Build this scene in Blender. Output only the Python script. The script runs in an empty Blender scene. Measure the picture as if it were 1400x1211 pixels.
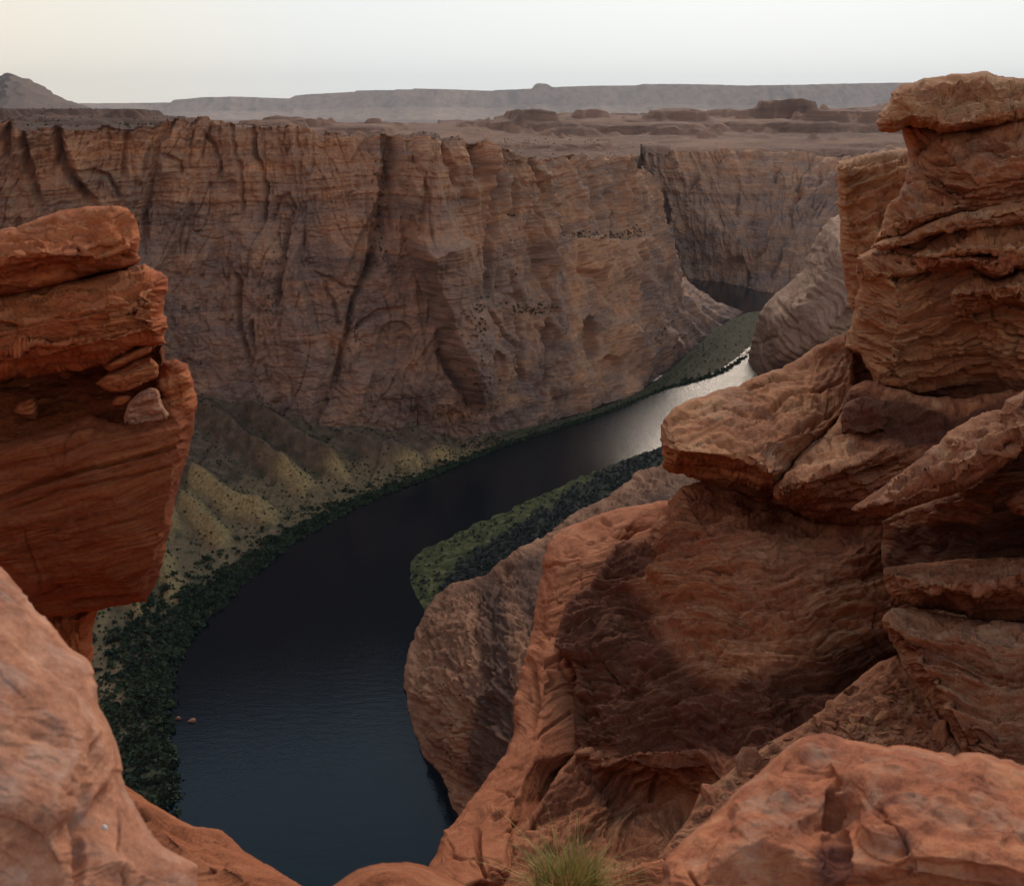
import bpy, math, random
import numpy as np
from mathutils import Vector
from mathutils.geometry import delaunay_2d_cdt

random.seed(7)
RNG = np.random.default_rng(7)
C = bpy.context.scene.collection
f32 = np.float32

# ------------------------------------------------------------------ camera
FPX, W0, H0 = 1345.0, 1400.0, 1211.0
PITCH = math.radians(18.7)
CAMZ = 300.0
SP, CP = math.sin(PITCH), math.cos(PITCH)

def ray(px, py):
    px = np.asarray(px, float); py = np.asarray(py, float)
    xc = (px - W0/2)/FPX; yc = (H0/2 - py)/FPX
    return np.stack([xc, CP + yc*SP, -SP + yc*CP], -1)

def at(px, py, depth):
    return ray(px, py)*np.asarray(depth, float)[..., None] + np.array([0, 0, CAMZ])

def on_z(px, py, z):
    r = ray(px, py)
    return r*((np.asarray(z, float) - CAMZ)/r[..., 2])[..., None] + np.array([0, 0, CAMZ])

def at_y(px, py, Y):
    """point on the pixel's ray at horizontal distance Y ahead"""
    r = ray(px, py)
    return r*(np.asarray(Y, float)/r[..., 1])[..., None] + np.array([0, 0, CAMZ])

def pix(P):
    x = P[..., 0]; y = P[..., 1]; z = P[..., 2] - CAMZ
    d = y*CP - z*SP
    d = np.where(d < .05, .05, d)
    up = y*SP + z*CP
    return W0/2 + FPX*x/d, H0/2 - FPX*up/d

# ------------------------------------------------------------------ noise
def _h(ix, iy, iz):
    h = (ix.astype(np.uint32)*np.uint32(0x8da6b343)) ^ (iy.astype(np.uint32)*np.uint32(0xd8163841)) ^ (iz.astype(np.uint32)*np.uint32(0xcb1ab31f))
    h ^= h >> np.uint32(15); h *= np.uint32(0x2c1b3c6d)
    h ^= h >> np.uint32(12); h *= np.uint32(0x297a2d39)
    h ^= h >> np.uint32(15)
    return h

def h01(i, seed=0):
    i = np.asarray(i).astype(np.int64)
    return (_h(i, np.full_like(i, seed), np.full_like(i, 31)) & np.uint32(0xffff)).astype(f32)/f32(65535)

def pn(x, y, z):
    """gradient noise about -1..1"""
    x = np.asarray(x, f32); y = np.asarray(y, f32); z = np.asarray(z, f32)
    x, y, z = np.broadcast_arrays(x, y, z)
    xi = np.floor(x); yi = np.floor(y); zi = np.floor(z)
    xf = x - xi; yf = y - yi; zf = z - zi
    xi = xi.astype(np.int64); yi = yi.astype(np.int64); zi = zi.astype(np.int64)
    u = xf*xf*xf*(xf*(xf*6-15)+10); v = yf*yf*yf*(yf*(yf*6-15)+10); w = zf*zf*zf*(zf*(zf*6-15)+10)
    def g(a, b, c):
        h = _h(xi+a, yi+b, zi+c)
        gx = (h & np.uint32(255)).astype(f32)*f32(1/127.5) - 1
        gy = ((h >> np.uint32(8)) & np.uint32(255)).astype(f32)*f32(1/127.5) - 1
        gz = ((h >> np.uint32(16)) & np.uint32(255)).astype(f32)*f32(1/127.5) - 1
        return gx*(xf-a) + gy*(yf-b) + gz*(zf-c)
    a00 = g(0,0,0); a00 = a00 + u*(g(1,0,0)-a00)
    a10 = g(0,1,0); a10 = a10 + u*(g(1,1,0)-a10)
    a01 = g(0,0,1); a01 = a01 + u*(g(1,0,1)-a01)
    a11 = g(0,1,1); a11 = a11 + u*(g(1,1,1)-a11)
    b0 = a00 + v*(a10-a00); b1 = a01 + v*(a11-a01)
    return (b0 + w*(b1-b0))*f32(1.3)

def fbm(x, y, z, octv=4, gain=.5, lac=2.03):
    s = 0; a = 1.0; n = 0
    for o in range(octv):
        s = s + a*pn(x + 17.1*o, y - 9.7*o, z + 4.3*o); n += a
        a *= gain; x = x*lac; y = y*lac; z = z*lac
    return s/n*1.6

def ridged(x, y, z, octv=3, gain=.5):
    s = 0; a = 1.0; n = 0
    for o in range(octv):
        s = s + a*(1-np.abs(pn(x + 11.1*o, y - 5.7*o, z + 7.3*o))*2); n += a
        a *= gain; x = x*2.07; y = y*2.07; z = z*2.07
    return s/n

def sstep(a, b, x):
    t = np.clip((x-a)/(b-a), 0, 1)
    return t*t*(3-2*t)

def basis(n):
    n = np.array(n, float); n /= np.linalg.norm(n)
    t1 = np.cross([0, 1, 0], n); t1 /= np.linalg.norm(t1)
    return n, t1, np.cross(n, t1)

def bedding(s, a, b, w, lam, sharp, seed):
    """stack of beds of uneven thickness, each breaking off in its own line; returns relief, groove, bed tone"""
    u = s/w + .45*pn(s/w*.45, seed*3.1, 0*s) + .12*pn(a/lam*1.7, b/lam*1.7, s/w*.2+seed)
    i = np.floor(u); fr = u - i
    def val(k):
        m = pn(a/lam + h01(k, seed)*97, b/lam + h01(k, seed+1)*53, k*.731+seed)*1.1 + .5*pn(a/lam*2.7 + h01(k, seed)*47, b/lam*2.7, k*.431+seed)
        c = m*3.2; ci = np.floor(c); cf = c-ci
        return .3*m + .7*(ci+sstep(.90, 1, cf)-.5)/3.2 + (h01(k, seed+2)-.5)*1.3
    v0 = val(i); v1 = val(i+1)
    k = sstep(1-sharp, 1, fr)
    gr = np.exp(-((fr-(1-sharp*.5))/(sharp*.5))**2)
    tone = h01(i, seed+5)*(1-k) + h01(i+1, seed+5)*k
    return v0*(1-k)+v1*k, gr, tone

def seg_dist(px, py, line):
    """distance to a polyline, signed side (+ right of travel), and parameter 0..1 along it"""
    best = np.full(px.shape, 1e9, f32); side = np.zeros(px.shape, f32); par = np.zeros(px.shape, f32)
    n = len(line)-1
    for k in range(n):
        ax, ay = line[k][:2]; bx, by = line[k+1][:2]
        dx, dy = bx-ax, by-ay; L2 = dx*dx+dy*dy+1e-9
        t = np.clip(((px-ax)*dx+(py-ay)*dy)/L2, 0, 1)
        ex = px-(ax+t*dx); ey = py-(ay+t*dy)
        d = np.sqrt(ex*ex+ey*ey)
        m = d < best
        best = np.where(m, d, best)
        side = np.where(m, np.sign(dx*(py-ay)-dy*(px-ax)), side)
        par = np.where(m, (k+t)/n, par)
    return best, side, par

# ------------------------------------------------------------------ mesh helpers
def link(name, me, mat=None, parent=None):
    o = bpy.data.objects.new(name, me); C.objects.link(o)
    if mat: me.materials.append(mat)
    if parent: o.parent = parent
    return o

def mesh_np(name, V, faces, attrs=None, smooth=True):
    """V (N,3); faces (M,3) or (M,4) int array"""
    me = bpy.data.meshes.new(name)
    V = np.ascontiguousarray(V, f32); faces = np.ascontiguousarray(faces, np.int32)
    k = faces.shape[1]
    me.vertices.add(len(V)); me.vertices.foreach_set('co', V.ravel())
    me.loops.add(faces.size); me.loops.foreach_set('vertex_index', faces.ravel())
    me.polygons.add(len(faces))
    me.polygons.foreach_set('loop_start', np.arange(0, faces.size, k, dtype=np.int32))
    me.polygons.foreach_set('loop_total', np.full(len(faces), k, np.int32))
    me.polygons.foreach_set('use_smooth', np.full(len(faces), smooth, bool))
    for nm, arr in (attrs or {}).items():
        arr = np.ascontiguousarray(arr, f32)
        if arr.ndim == 1:
            at_ = me.attributes.new(nm, 'FLOAT', 'POINT'); at_.data.foreach_set('value', arr)
        else:
            at_ = me.attributes.new(nm, 'FLOAT_VECTOR', 'POINT'); at_.data.foreach_set('vector', arr.ravel())
    me.update(calc_edges=True); me.validate()
    return me

def grid_faces(nu, nv):
    i = np.arange(nu-1)[:, None]*nv + np.arange(nv-1)[None, :]
    return np.stack([i, i+nv, i+nv+1, i+1], -1).reshape(-1, 4)

def vnormals(V, Q):
    a, b, c, d = V[Q[:, 0]], V[Q[:, 1]], V[Q[:, 2]], V[Q[:, 3]]
    fn = np.cross(c-a, d-b)
    N = np.zeros_like(V)
    for k in range(4):
        for ax in range(3):
            N[:, ax] += np.bincount(Q[:, k], fn[:, ax], len(V))
    return N/(np.linalg.norm(N, axis=1)[:, None]+1e-12)

def tag(o, label=None, cat=None, group=None, kind=None):
    if label: o['label'] = label
    if cat: o['category'] = cat
    if group: o['group'] = group
    if kind: o['kind'] = kind
    return o

def thing(name, label, cat, loc=(0, 0, 0), group=None):
    o = bpy.data.objects.new(name, None); C.objects.link(o); o.location = loc
    return tag(o, label, cat, group)

# ------------------------------------------------------------------ materials
def nodes(m):
    m.use_nodes = True; nt = m.node_tree; nt.nodes.clear()
    return nt, nt.nodes, nt.links

def rock_mat(name, ramp, stain_shade=(.05, .018, .014), lam=(2.2, 2.2, 26), mott=1.0, lam_amt=.55, bump=.012, pit=18.0, dust=None, dust_amt=.0, gain=1.25, line_amt=.75):
    """ramp: list of (pos,colour) read by bed tone; lam: scale of the thin bedding lines in bed coordinates"""
    m = bpy.data.materials.new(name); nt, N, L = nodes(m)
    out = N.new('ShaderNodeOutputMaterial'); bs = N.new('ShaderNodeBsdfPrincipled')
    bs.inputs['Roughness'].default_value = .92
    bs.inputs['Specular IOR Level'].default_value = .15
    L.new(bs.outputs[0], out.inputs[0])
    def attr(nm):
        a = N.new('ShaderNodeAttribute'); a.attribute_name = nm; return a
    st = attr('strat'); tone = attr('tone'); stn = attr('stain_shade')
    def mapped(scale):
        mp = N.new('ShaderNodeMapping'); mp.inputs['Scale'].default_value = scale
        L.new(st.outputs['Vector'], mp.inputs['Vector']); return mp.outputs[0]
    def noise(vec, sc, det=6, rough=.6, dist=0):
        n = N.new('ShaderNodeTexNoise'); n.inputs['Scale'].default_value = sc; n.inputs['Detail'].default_value = det
        n.inputs['Roughness'].default_value = rough; n.inputs['Distortion'].default_value = dist
        L.new(vec, n.inputs['Vector']); return n.outputs['Fac']
    def math_(op, a, b):
        n = N.new('ShaderNodeMath'); n.operation = op
        for i, v in enumerate((a, b)):
            if isinstance(v, (int, float)): n.inputs[i].default_value = v
            else: L.new(v, n.inputs[i])
        return n.outputs[0]
    geo = N.new('ShaderNodeNewGeometry')
    def posn(scale):
        mp = N.new('ShaderNodeMapping'); mp.inputs['Scale'].default_value = scale
        L.new(geo.outputs['Position'], mp.inputs['Vector']); return mp.outputs[0]
    lamn = noise(mapped(lam), 1.0, 5, .65, .3)
    mot = noise(posn((mott, mott, mott*1.6)), 1.0, 7, .62, .4)
    fine = noise(posn((pit, pit, pit*1.5)), 1.0, 7, .78)
    lam2 = noise(mapped((lam[0]*2.5, lam[1]*2.5, lam[2]*3.3)), 1.0, 4, .7, .2)
    grit = noise(posn((pit*6, pit*6, pit*6)), 1.0, 3, .75)
    t = math_('ADD', math_('MULTIPLY', tone.outputs['Fac'], .5), math_('MULTIPLY', lamn, lam_amt))
    t = math_('ADD', t, math_('MULTIPLY', math_('SUBTRACT', mot, .5), 1.0))
    t = math_('ADD', t, math_('MULTIPLY', math_('SUBTRACT', fine, .5), .8))
    t = math_('ADD', t, math_('MULTIPLY', math_('SUBTRACT', lam2, .5), lam_amt*.9))
    t = math_('ADD', t, math_('MULTIPLY', math_('SUBTRACT', grit, .5), .8))
    cr = N.new('ShaderNodeValToRGB'); L.new(t, cr.inputs[0])
    el = cr.color_ramp.elements
    while len(el) < len(ramp): el.new(.5)
    for e, (p, c) in zip(el, ramp): e.position = p; e.color = (*[min(.8, q*gain*k) for q, k in zip(c, (1, 1.02, .86))], 1)
    col = cr.outputs[0]
    def mix(fac, a, b):
        n = N.new('ShaderNodeMix'); n.data_type = 'RGBA'
        if isinstance(fac, (int, float)): n.inputs[0].default_value = fac
        else: L.new(fac, n.inputs[0])
        for i, v in ((6, a), (7, b)):
            if isinstance(v, tuple): n.inputs[i].default_value = (*v, 1)
            else: L.new(v, n.inputs[i])
        return n.outputs[2]
    if dust:
        dn = noise(posn((mott*1.3, mott*1.3, mott*2)), 1.0, 8, .68, .6)
        mr = N.new('ShaderNodeMapRange'); mr.inputs[1].default_value = .5; mr.inputs[2].default_value = .72
        L.new(dn, mr.inputs[0])
        col = mix(math_('MULTIPLY', mr.outputs[0], dust_amt), col, dust)
    # thin dark laminae running along the beds
    def lines(scale, wid, dist):
        q = noise(mapped(scale), 1.0, 2, .5, dist)
        d_ = math_('ABSOLUTE', math_('SUBTRACT', q, .5), 0)
        r_ = N.new('ShaderNodeMapRange'); r_.inputs[1].default_value = 0; r_.inputs[2].default_value = wid; r_.inputs[3].default_value = 1; r_.inputs[4].default_value = 0; L.new(d_, r_.inputs[0]); return r_.outputs[0]
    ln = math_('MAXIMUM', lines((lam[0]*.4, lam[1]*.4, lam[2]*.45), .028, .1), math_('MULTIPLY', lines((lam[0]*.7, lam[1]*.7, lam[2]*1.15), .04, .1), .7))
    gate = N.new('ShaderNodeMapRange'); gate.inputs[1].default_value = .40; gate.inputs[2].default_value = .60; L.new(mot, gate.inputs[0])
    ln = math_('MULTIPLY', math_('MULTIPLY', ln, line_amt), gate.outputs[0])
    dk = N.new('ShaderNodeMix'); dk.data_type = 'RGBA'; dk.blend_type = 'MULTIPLY'; dk.inputs[7].default_value = (.34, .26, .22, 1); L.new(ln, dk.inputs[0]); L.new(col, dk.inputs[6]); col = dk.outputs[2]
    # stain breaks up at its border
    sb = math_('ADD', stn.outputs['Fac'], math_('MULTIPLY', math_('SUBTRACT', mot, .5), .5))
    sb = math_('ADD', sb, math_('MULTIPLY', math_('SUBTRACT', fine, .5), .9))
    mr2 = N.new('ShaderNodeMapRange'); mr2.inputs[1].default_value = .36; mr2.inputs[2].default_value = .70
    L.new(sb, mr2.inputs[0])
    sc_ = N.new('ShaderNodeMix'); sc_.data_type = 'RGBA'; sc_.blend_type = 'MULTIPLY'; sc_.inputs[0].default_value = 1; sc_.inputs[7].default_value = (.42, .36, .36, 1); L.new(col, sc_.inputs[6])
    col = mix(math_('MULTIPLY', mr2.outputs[0], .92), col, mix(.45, sc_.outputs[2], stain_shade))
    L.new(col, bs.inputs['Base Color'])
    hgt = math_('ADD', math_('MULTIPLY', lamn, .8), math_('MULTIPLY', fine, .9))
    hgt = math_('ADD', hgt, math_('MULTIPLY', lam2, .5))
    hgt = math_('ADD', hgt, math_('MULTIPLY', mot, .6))
    hgt = math_('SUBTRACT', hgt, math_('MULTIPLY', ln, .7))
    bp = N.new('ShaderNodeBump'); bp.inputs['Strength'].default_value = .9; bp.inputs['Distance'].default_value = bump
    L.new(hgt, bp.inputs['Height']); L.new(bp.outputs[0], bs.inputs['Normal'])
    return m

def plain_mat(name, c1, c2, scale=4.0, rough=.9, trans=0.0):
    m = bpy.data.materials.new(name); nt, N, L = nodes(m)
    out = N.new('ShaderNodeOutputMaterial'); bs = N.new('ShaderNodeBsdfPrincipled')
    bs.inputs['Roughness'].default_value = rough; bs.inputs['Specular IOR Level'].default_value = .15
    g = N.new('ShaderNodeNewGeometry')
    n = N.new('ShaderNodeTexNoise'); n.inputs['Scale'].default_value = scale; n.inputs['Detail'].default_value = 4
    L.new(g.outputs['Position'], n.inputs['Vector'])
    mx = N.new('ShaderNodeMix'); mx.data_type = 'RGBA'
    mr = N.new('ShaderNodeMapRange'); mr.inputs[1].default_value = .35; mr.inputs[2].default_value = .65
    L.new(n.outputs['Fac'], mr.inputs[0]); L.new(mr.outputs[0], mx.inputs[0])
    mx.inputs[6].default_value = (*c1, 1); mx.inputs[7].default_value = (*c2, 1)
    L.new(mx.outputs[2], bs.inputs['Base Color']); L.new(bs.outputs[0], out.inputs[0])
    return m

OR = [(.15, (.16, .05, .024)), (.42, (.40, .135, .06)), (.62, (.52, .20, .095)), (.9, (.60, .29, .16))]
M_pillar = rock_mat('orange_sandstone', [(.15, (.15, .032, .014)), (.42, (.33, .080, .032)), (.65, (.43, .125, .054)), (.92, (.50, .20, .10))], lam=(1.6, 1.6, 34), mott=2.4, bump=.014, pit=30, dust=(.48, .25, .13), dust_amt=.5, gain=1.15)
M_pillar_low = rock_mat('shaded_red_sandstone', [(.15, (.09, .018, .008)), (.42, (.20, .044, .017)), (.65, (.27, .072, .028)), (.92, (.34, .12, .055))], lam=(1.6, 1.6, 34), mott=2.4, bump=.014, pit=30, dust=(.30, .12, .06), dust_amt=.5, gain=1.0)  # darker copy of the pillar rock; shade below is put into the colour
M_near = rock_mat('near_sandstone', [(.12, (.20, .080, .055)), (.40, (.37, .155, .105)), (.6, (.47, .230, .165)), (.92, (.52, .33, .26))], lam=(4, 4, 8), mott=7.0, lam_amt=.25, bump=.007, pit=50, line_amt=.25, dust=(.50, .36, .29), dust_amt=.6, stain_shade=(.16, .06, .045))
M_boulder = rock_mat('boulder_sandstone', [(.12, (.13, .042, .03)), (.40, (.30, .095, .055)), (.6, (.40, .15, .085)), (.92, (.47, .25, .155))], lam=(3.5, 3.5, 7), mott=4.5, lam_amt=.25, bump=.009, pit=34, line_amt=.25, dust=(.46, .32, .22), dust_amt=.65, stain_shade=(.10, .035, .035))
M_outcrop = rock_mat('tan_red_sandstone', [(.15, (.12, .04, .023)), (.38, (.28, .10, .053)), (.62, (.36, .155, .082)), (.92, (.43, .235, .14))], lam=(1.3, 1.3, 26), mott=1.1, bump=.026, pit=14, stain_shade=(.055, .02, .015), dust=(.42, .27, .17), dust_amt=.55)
M_wall = rock_mat('banded_red_sandstone', [(.15, (.10, .032, .019)), (.40, (.215, .074, .042)), (.62, (.285, .118, .066)), (.92, (.36, .185, .115))], lam=(1.2, 1.2, 22), mott=1.0, bump=.026, pit=13, stain_shade=(.062, .019, .015), gain=1.5)
M_ridge = rock_mat('smooth_orange_sandstone', [(.15, (.15, .045, .023)), (.42, (.29, .092, .048)), (.62, (.35, .125, .070)), (.92, (.40, .18, .11))], lam=(1.0, 1.0, 18), mott=.8, lam_amt=.45, bump=.016, pit=12, stain_shade=(.062, .019, .015), gain=1.1)
M_slab = rock_mat('dark_banded_sandstone', [(.15, (.07, .022, .014)), (.42, (.19, .063, .036)), (.62, (.28, .115, .068)), (.92, (.37, .205, .135))], lam=(1.6, 1.6, 32), mott=1.6, bump=.018, pit=20, stain_shade=(.04, .015, .013), dust=(.38, .24, .16), dust_amt=.5)
M_cliff = rock_mat('canyon_cliff', [(.10, (.062, .038, .037)), (.36, (.158, .097, .089)), (.60, (.25, .132, .094)), (.92, (.39, .18, .105))], lam=(.016, .016, .20), mott=.024, bump=1.3, pit=.28, stain_shade=(.05, .03, .026), gain=1.68, line_amt=.24)
M_dome = rock_mat('pink_slickrock', [(.10, (.12, .065, .05)), (.36, (.25, .14, .11)), (.60, (.33, .195, .15)), (.92, (.42, .27, .21))], lam=(.03, .03, .30), mott=.04, bump=.9, pit=.4, stain_shade=(.06, .04, .035))
M_nose = rock_mat('slickrock', [(.12, (.09, .042, .030)), (.38, (.19, .088, .058)), (.62, (.26, .125, .082)), (.92, (.33, .18, .125))], lam=(.03, .03, .35), mott=.05, bump=.6, pit=.5, stain_shade=(.05, .037, .034))
M_hill = rock_mat('desert_hills', [(.12, (.11, .052, .042)), (.38, (.21, .098, .074)), (.62, (.29, .135, .096)), (.92, (.37, .19, .14))], lam=(.004, .004, .05), mott=.010, bump=4.0, pit=.10, stain_shade=(.095, .055, .042), line_amt=.15, gain=.74)
M_peak = rock_mat('peak_rock', [(.12, (.075, .045, .04)), (.38, (.14, .08, .066)), (.62, (.19, .11, .085)), (.92, (.26, .16, .12))], lam=(.002, .002, .012), lam_amt=.3, mott=.004, bump=8.0, pit=.03, stain_shade=(.08, .06, .05), line_amt=.15, gain=1.0)
M_mesa = rock_mat('mesa_rock', [(.12, (.12, .075, .06)), (.38, (.24, .14, .10)), (.62, (.33, .19, .14)), (.92, (.42, .27, .20))], lam=(.006, .006, .0012), lam_amt=.35, line_amt=.0, mott=.003, bump=10.0, pit=.02, stain_shade=(.14, .10, .08), gain=1.5)

# ------------------------------------------------------------------ relief rocks
def rough_outline(P, amp, seed, beds=None):
    out = []
    n = len(P)
    for i in range(n):
        a, b = P[i], P[(i+1) % n]
        out.append(a)
        L_ = math.dist(a[:2], b[:2]); k = int(L_/3.5)
        off = max(abs(a[0]-700)-700, abs(b[0]-700)-700, a[1]-1211, b[1]-1211)
        if k < 2 or off > 0 or amp <= 0: continue
        nx, ny = (b[1]-a[1])/L_, -(b[0]-a[0])/L_
        for q in range(1, k):
            t = q/k; x = a[0]+(b[0]-a[0])*t; y = a[1]+(b[1]-a[1])*t
            w = amp*min(1, 4*t, 4*(1-t))
            m = float(fbm(np.array([x/26.0]), np.array([y/26.0]), np.array([seed*1.7]), 3)[0]) + .5*float(pn(np.array([x/5.0]), np.array([y/5.0]), np.array([seed*2.7]))[0])
            if beds is not None:      # beds stick out or sit back where they reach the outline
                nn, dd = beds[0], beds[1]; sw_ = float((at(x, y, dd)-np.array([0, 0, CAMZ]))@nn)
                m = m*.6 + sum(g*(float(h01(np.array([math.floor(sw_/bw+.2*m)]), seed+k_)[0])-.5) for k_, (bw, g) in enumerate(beds[2]))
            out.append((x+nx*m*w, y+ny*m*w))
    return out

def relief(name, poly, ctrl=(), crease=(), rough=2.4, res=1.6, blur=3.0, edge=(26, .5), thick=1.5, style=None, mat=None, parent=None, cracks=(), stains=(), bumps=()):
    """A rock traced at its own distance: outline + depth control points -> closed, thick, displaced mesh."""
    _st = style or {}; _d = np.mean([p[2] for p in poly if len(p) == 3] or [c[2] for c in ctrl] or [10])
    _n = basis(_st.get('n', (-.3, -.1, .95)))[0]
    P = rough_outline([tuple(p) for p in poly], rough, _st.get('seed', 0), (_n, _d, [(b[0], g) for b, g in zip(_st.get('beds', ()), (1.6, 1.3, .7))]))
    n = len(P)
    known = [i for i in range(n) if len(P[i]) == 3]
    d0 = ctrl[0][2] if ctrl else 10
    full = []
    arc = np.cumsum([0]+[math.dist(P[i][:2], P[(i+1) % n][:2]) for i in range(n)])
    for i in range(n):
        if len(P[i]) == 3: full.append(P[i]); continue
        if not known: full.append((*P[i], d0)); continue
        ks = np.array([arc[k] for k in known]); ds = np.array([P[k][2] for k in known])
        xs = np.concatenate([[ks[-1]-arc[-1]], ks, [ks[0]+arc[-1]]]); ys = np.concatenate([[ds[-1]], ds, [ds[0]]])
        full.append((*P[i], float(np.interp(arc[i], xs, ys))))
    pts = list(full) + list(ctrl)
    edges = [(i, (i+1) % n) for i in range(n)]
    for cl in crease:
        b = len(pts); pts += list(cl); edges += [(b+i, b+i+1) for i in range(len(cl)-1)]
    vo, eo, fo, ov, oe, of = delaunay_2d_cdt([Vector((p[0], p[1])) for p in pts], edges, [], 0, 1e-3)
    dep = np.zeros(len(vo)); vx = np.array([[v.x, v.y] for v in vo]); pa = np.array(pts, float)
    for i in range(len(vo)):
        if len(ov[i]): dep[i] = np.mean([pts[k][2] for k in ov[i]])
        else:
            w = 1/((pa[:, 0]-vx[i, 0])**2+(pa[:, 1]-vx[i, 1])**2+1)**1.5
            dep[i] = (w*pa[:, 2]).sum()/w.sum()
    x0, y0 = min(p[0] for p in P)-2*res, min(p[1] for p in P)-2*res
    nx = int((max(p[0] for p in P)+2*res-x0)/res)+2; ny = int((max(p[1] for p in P)+2*res-y0)/res)+2
    GX, GY = np.meshgrid(x0+np.arange(nx)*res, y0+np.arange(ny)*res, indexing='ij')
    # snap outside vertices to the outline
    loop = P+[P[0]]
    best = np.full(GX.shape, 1e9); bx_ = GX.copy(); by_ = GY.copy(); inside = np.zeros(GX.shape, bool)
    for k in range(n):
        ax, ay = loop[k][:2]; bx, by = loop[k+1][:2]
        dx, dy = bx-ax, by-ay
        t = np.clip(((GX-ax)*dx+(GY-ay)*dy)/(dx*dx+dy*dy+1e-9), 0, 1)
        qx, qy = ax+t*dx, ay+t*dy
        d = np.hypot(GX-qx, GY-qy); m = d < best
        best = np.where(m, d, best); bx_ = np.where(m, qx, bx_); by_ = np.where(m, qy, by_)
        cr = ((ay > GY) != (by > GY)) & (GX < (bx-ax)*(GY-ay)/((by-ay) if by != ay else 1e-9)+ax)
        inside ^= cr
    ci = inside[:-1, :-1] | inside[1:, :-1] | inside[1:, 1:] | inside[:-1, 1:]
    used = np.zeros(GX.shape, bool)
    for sx in (slice(None, -1), slice(1, None)):
        for sy in (slice(None, -1), slice(1, None)): used[sx, sy] |= ci
    # depth raster
    D = np.full(GX.shape, np.nan)
    for tri in fo:
        (ax, ay), (bx, by), (cx, cy) = vx[tri[0]], vx[tri[1]], vx[tri[2]]
        i0 = max(0, int((min(ax, bx, cx)-x0)/res)); i1 = min(nx, int((max(ax, bx, cx)-x0)/res)+2)
        j0 = max(0, int((min(ay, by, cy)-y0)/res)); j1 = min(ny, int((max(ay, by, cy)-y0)/res)+2)
        X = GX[i0:i1, j0:j1]; Y = GY[i0:i1, j0:j1]
        det = (by-cy)*(ax-cx)+(cx-bx)*(ay-cy)
        if abs(det) < 1e-6: continue
        l1 = ((by-cy)*(X-cx)+(cx-bx)*(Y-cy))/det; l2 = ((cy-ay)*(X-cx)+(ax-cx)*(Y-cy))/det; l3 = 1-l1-l2
        m = (l1 > -.01) & (l2 > -.01) & (l3 > -.01)
        D[i0:i1, j0:j1] = np.where(m, l1*dep[tri[0]]+l2*dep[tri[1]]+l3*dep[tri[2]], D[i0:i1, j0:j1])
    # normalised blur fills outside and rounds creases
    def boxblur(A, r):
        for ax_ in (0, 1):
            k = 2*r+1; pad = [(0, 0), (0, 0)]; pad[ax_] = (r+1, r)
            c = np.cumsum(np.pad(A, pad, mode='constant'), axis=ax_)
            if ax_ == 0: A = (c[k:, :]-c[:-k, :])/k
            else: A = (c[:, k:]-c[:, :-k])/k
        return A
    def soft(A, r, it=3):
        w = np.where(np.isnan(A), 0, 1.0); B = np.where(np.isnan(A), 0, A)
        for _ in range(it): w = boxblur(w, r); B = boxblur(B, r)
        return np.where(w > 1e-6, B/np.maximum(w, 1e-9), np.nan)
    r = max(1, int(round(blur/res)))
    S = soft(D, r)
    for rr in (r*3, r*9):
        if np.isnan(S[used]).any():
            S = np.where(np.isnan(S), soft(D, rr), S)
    S = np.where(np.isnan(S), np.nanmean(S), S)
    sd = np.where(inside, best, 0)
    ew, ed = edge
    t = np.clip(sd/ew, 0, 1)
    S = S + ed*(1-np.sqrt(np.clip(1-(1-t)**2, 0, 1)))
    X = np.where(inside, GX, bx_); Y = np.where(inside, GY, by_)
    idx = np.full(GX.shape, -1); idx[used] = np.arange(used.sum())
    q = np.stack([idx[:-1, :-1], idx[:-1, 1:], idx[1:, 1:], idx[1:, :-1]], -1)[ci]
    px = X[used]; py = Y[used]; dp = S[used]; tt = t[used]; ins = inside[used]; sdv = sd[used]
    V = at(px, py, dp)
    Nn = vnormals(V, q)
    toward = ray(px, py)
    flip = np.sign(-(Nn*toward).sum(1)); flip[flip == 0] = 1
    if np.mean(flip) < 0: q = q[:, ::-1]; Nn = -Nn
    st = style or {}
    nrm, t1, t2 = basis(st.get('n', (-.3, -.1, .95)))
    wl = st.get('wl', 2.0); wp = st.get('warp', .15)
    Vx, Vy, Vz = V[:, 0], V[:, 1], V[:, 2]
    s = (V-np.array([0, 0, CAMZ]))@nrm + wp*fbm(Vx/wl, Vy/wl, Vz/wl+st.get('seed', 0), 3)
    a = V@t1; b = V@t2
    disp = np.zeros(len(V)); tone = np.zeros(len(V)); tw = 0
    for k, (w, amp, lam, sharp) in enumerate(st.get('beds', ())):
        h, g, tn = bedding(s, a, b, w, lam, sharp, st.get('seed', 0)*7+k*13+1)
        lf = st.get('mask', 1.0)
        patch = .35+.65*sstep(-.25, .35, fbm(Vx/(lam*2.5)+3*k, Vy/(lam*2.5), Vz/(lam*2.5)+9, 2))
        disp = disp + amp*patch*(h - .55*g*st.get('groove', 1.0)); tone = tone + tn*(1/(k+1)); tw += 1/(k+1)
    tone = tone/tw if tw else np.full(len(V), .5)
    for (amp, wv, oc) in st.get('fb', ()):
        disp = disp + amp*fbm(Vx/wv+5, Vy/wv, Vz/wv, oc)
    for (amp, wv, oc) in st.get('rg', ()):      # blocky chips
        rn = ridged(Vx/wv, Vy/wv, Vz/wv*1.6, oc)
        disp = disp - amp*np.clip(rn-.35, 0, 1)
    for k, (amp, wv) in enumerate(st.get('plates', ())):   # plates broken off along sharp edges
        q_ = fbm(a/(wv*1.25)+31*k, b/(wv*1.25), s/(wv*.24)+7*k, 3)*3.6; disp = disp + amp*(np.floor(q_)+sstep(.94, 1, q_-np.floor(q_)))
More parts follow.
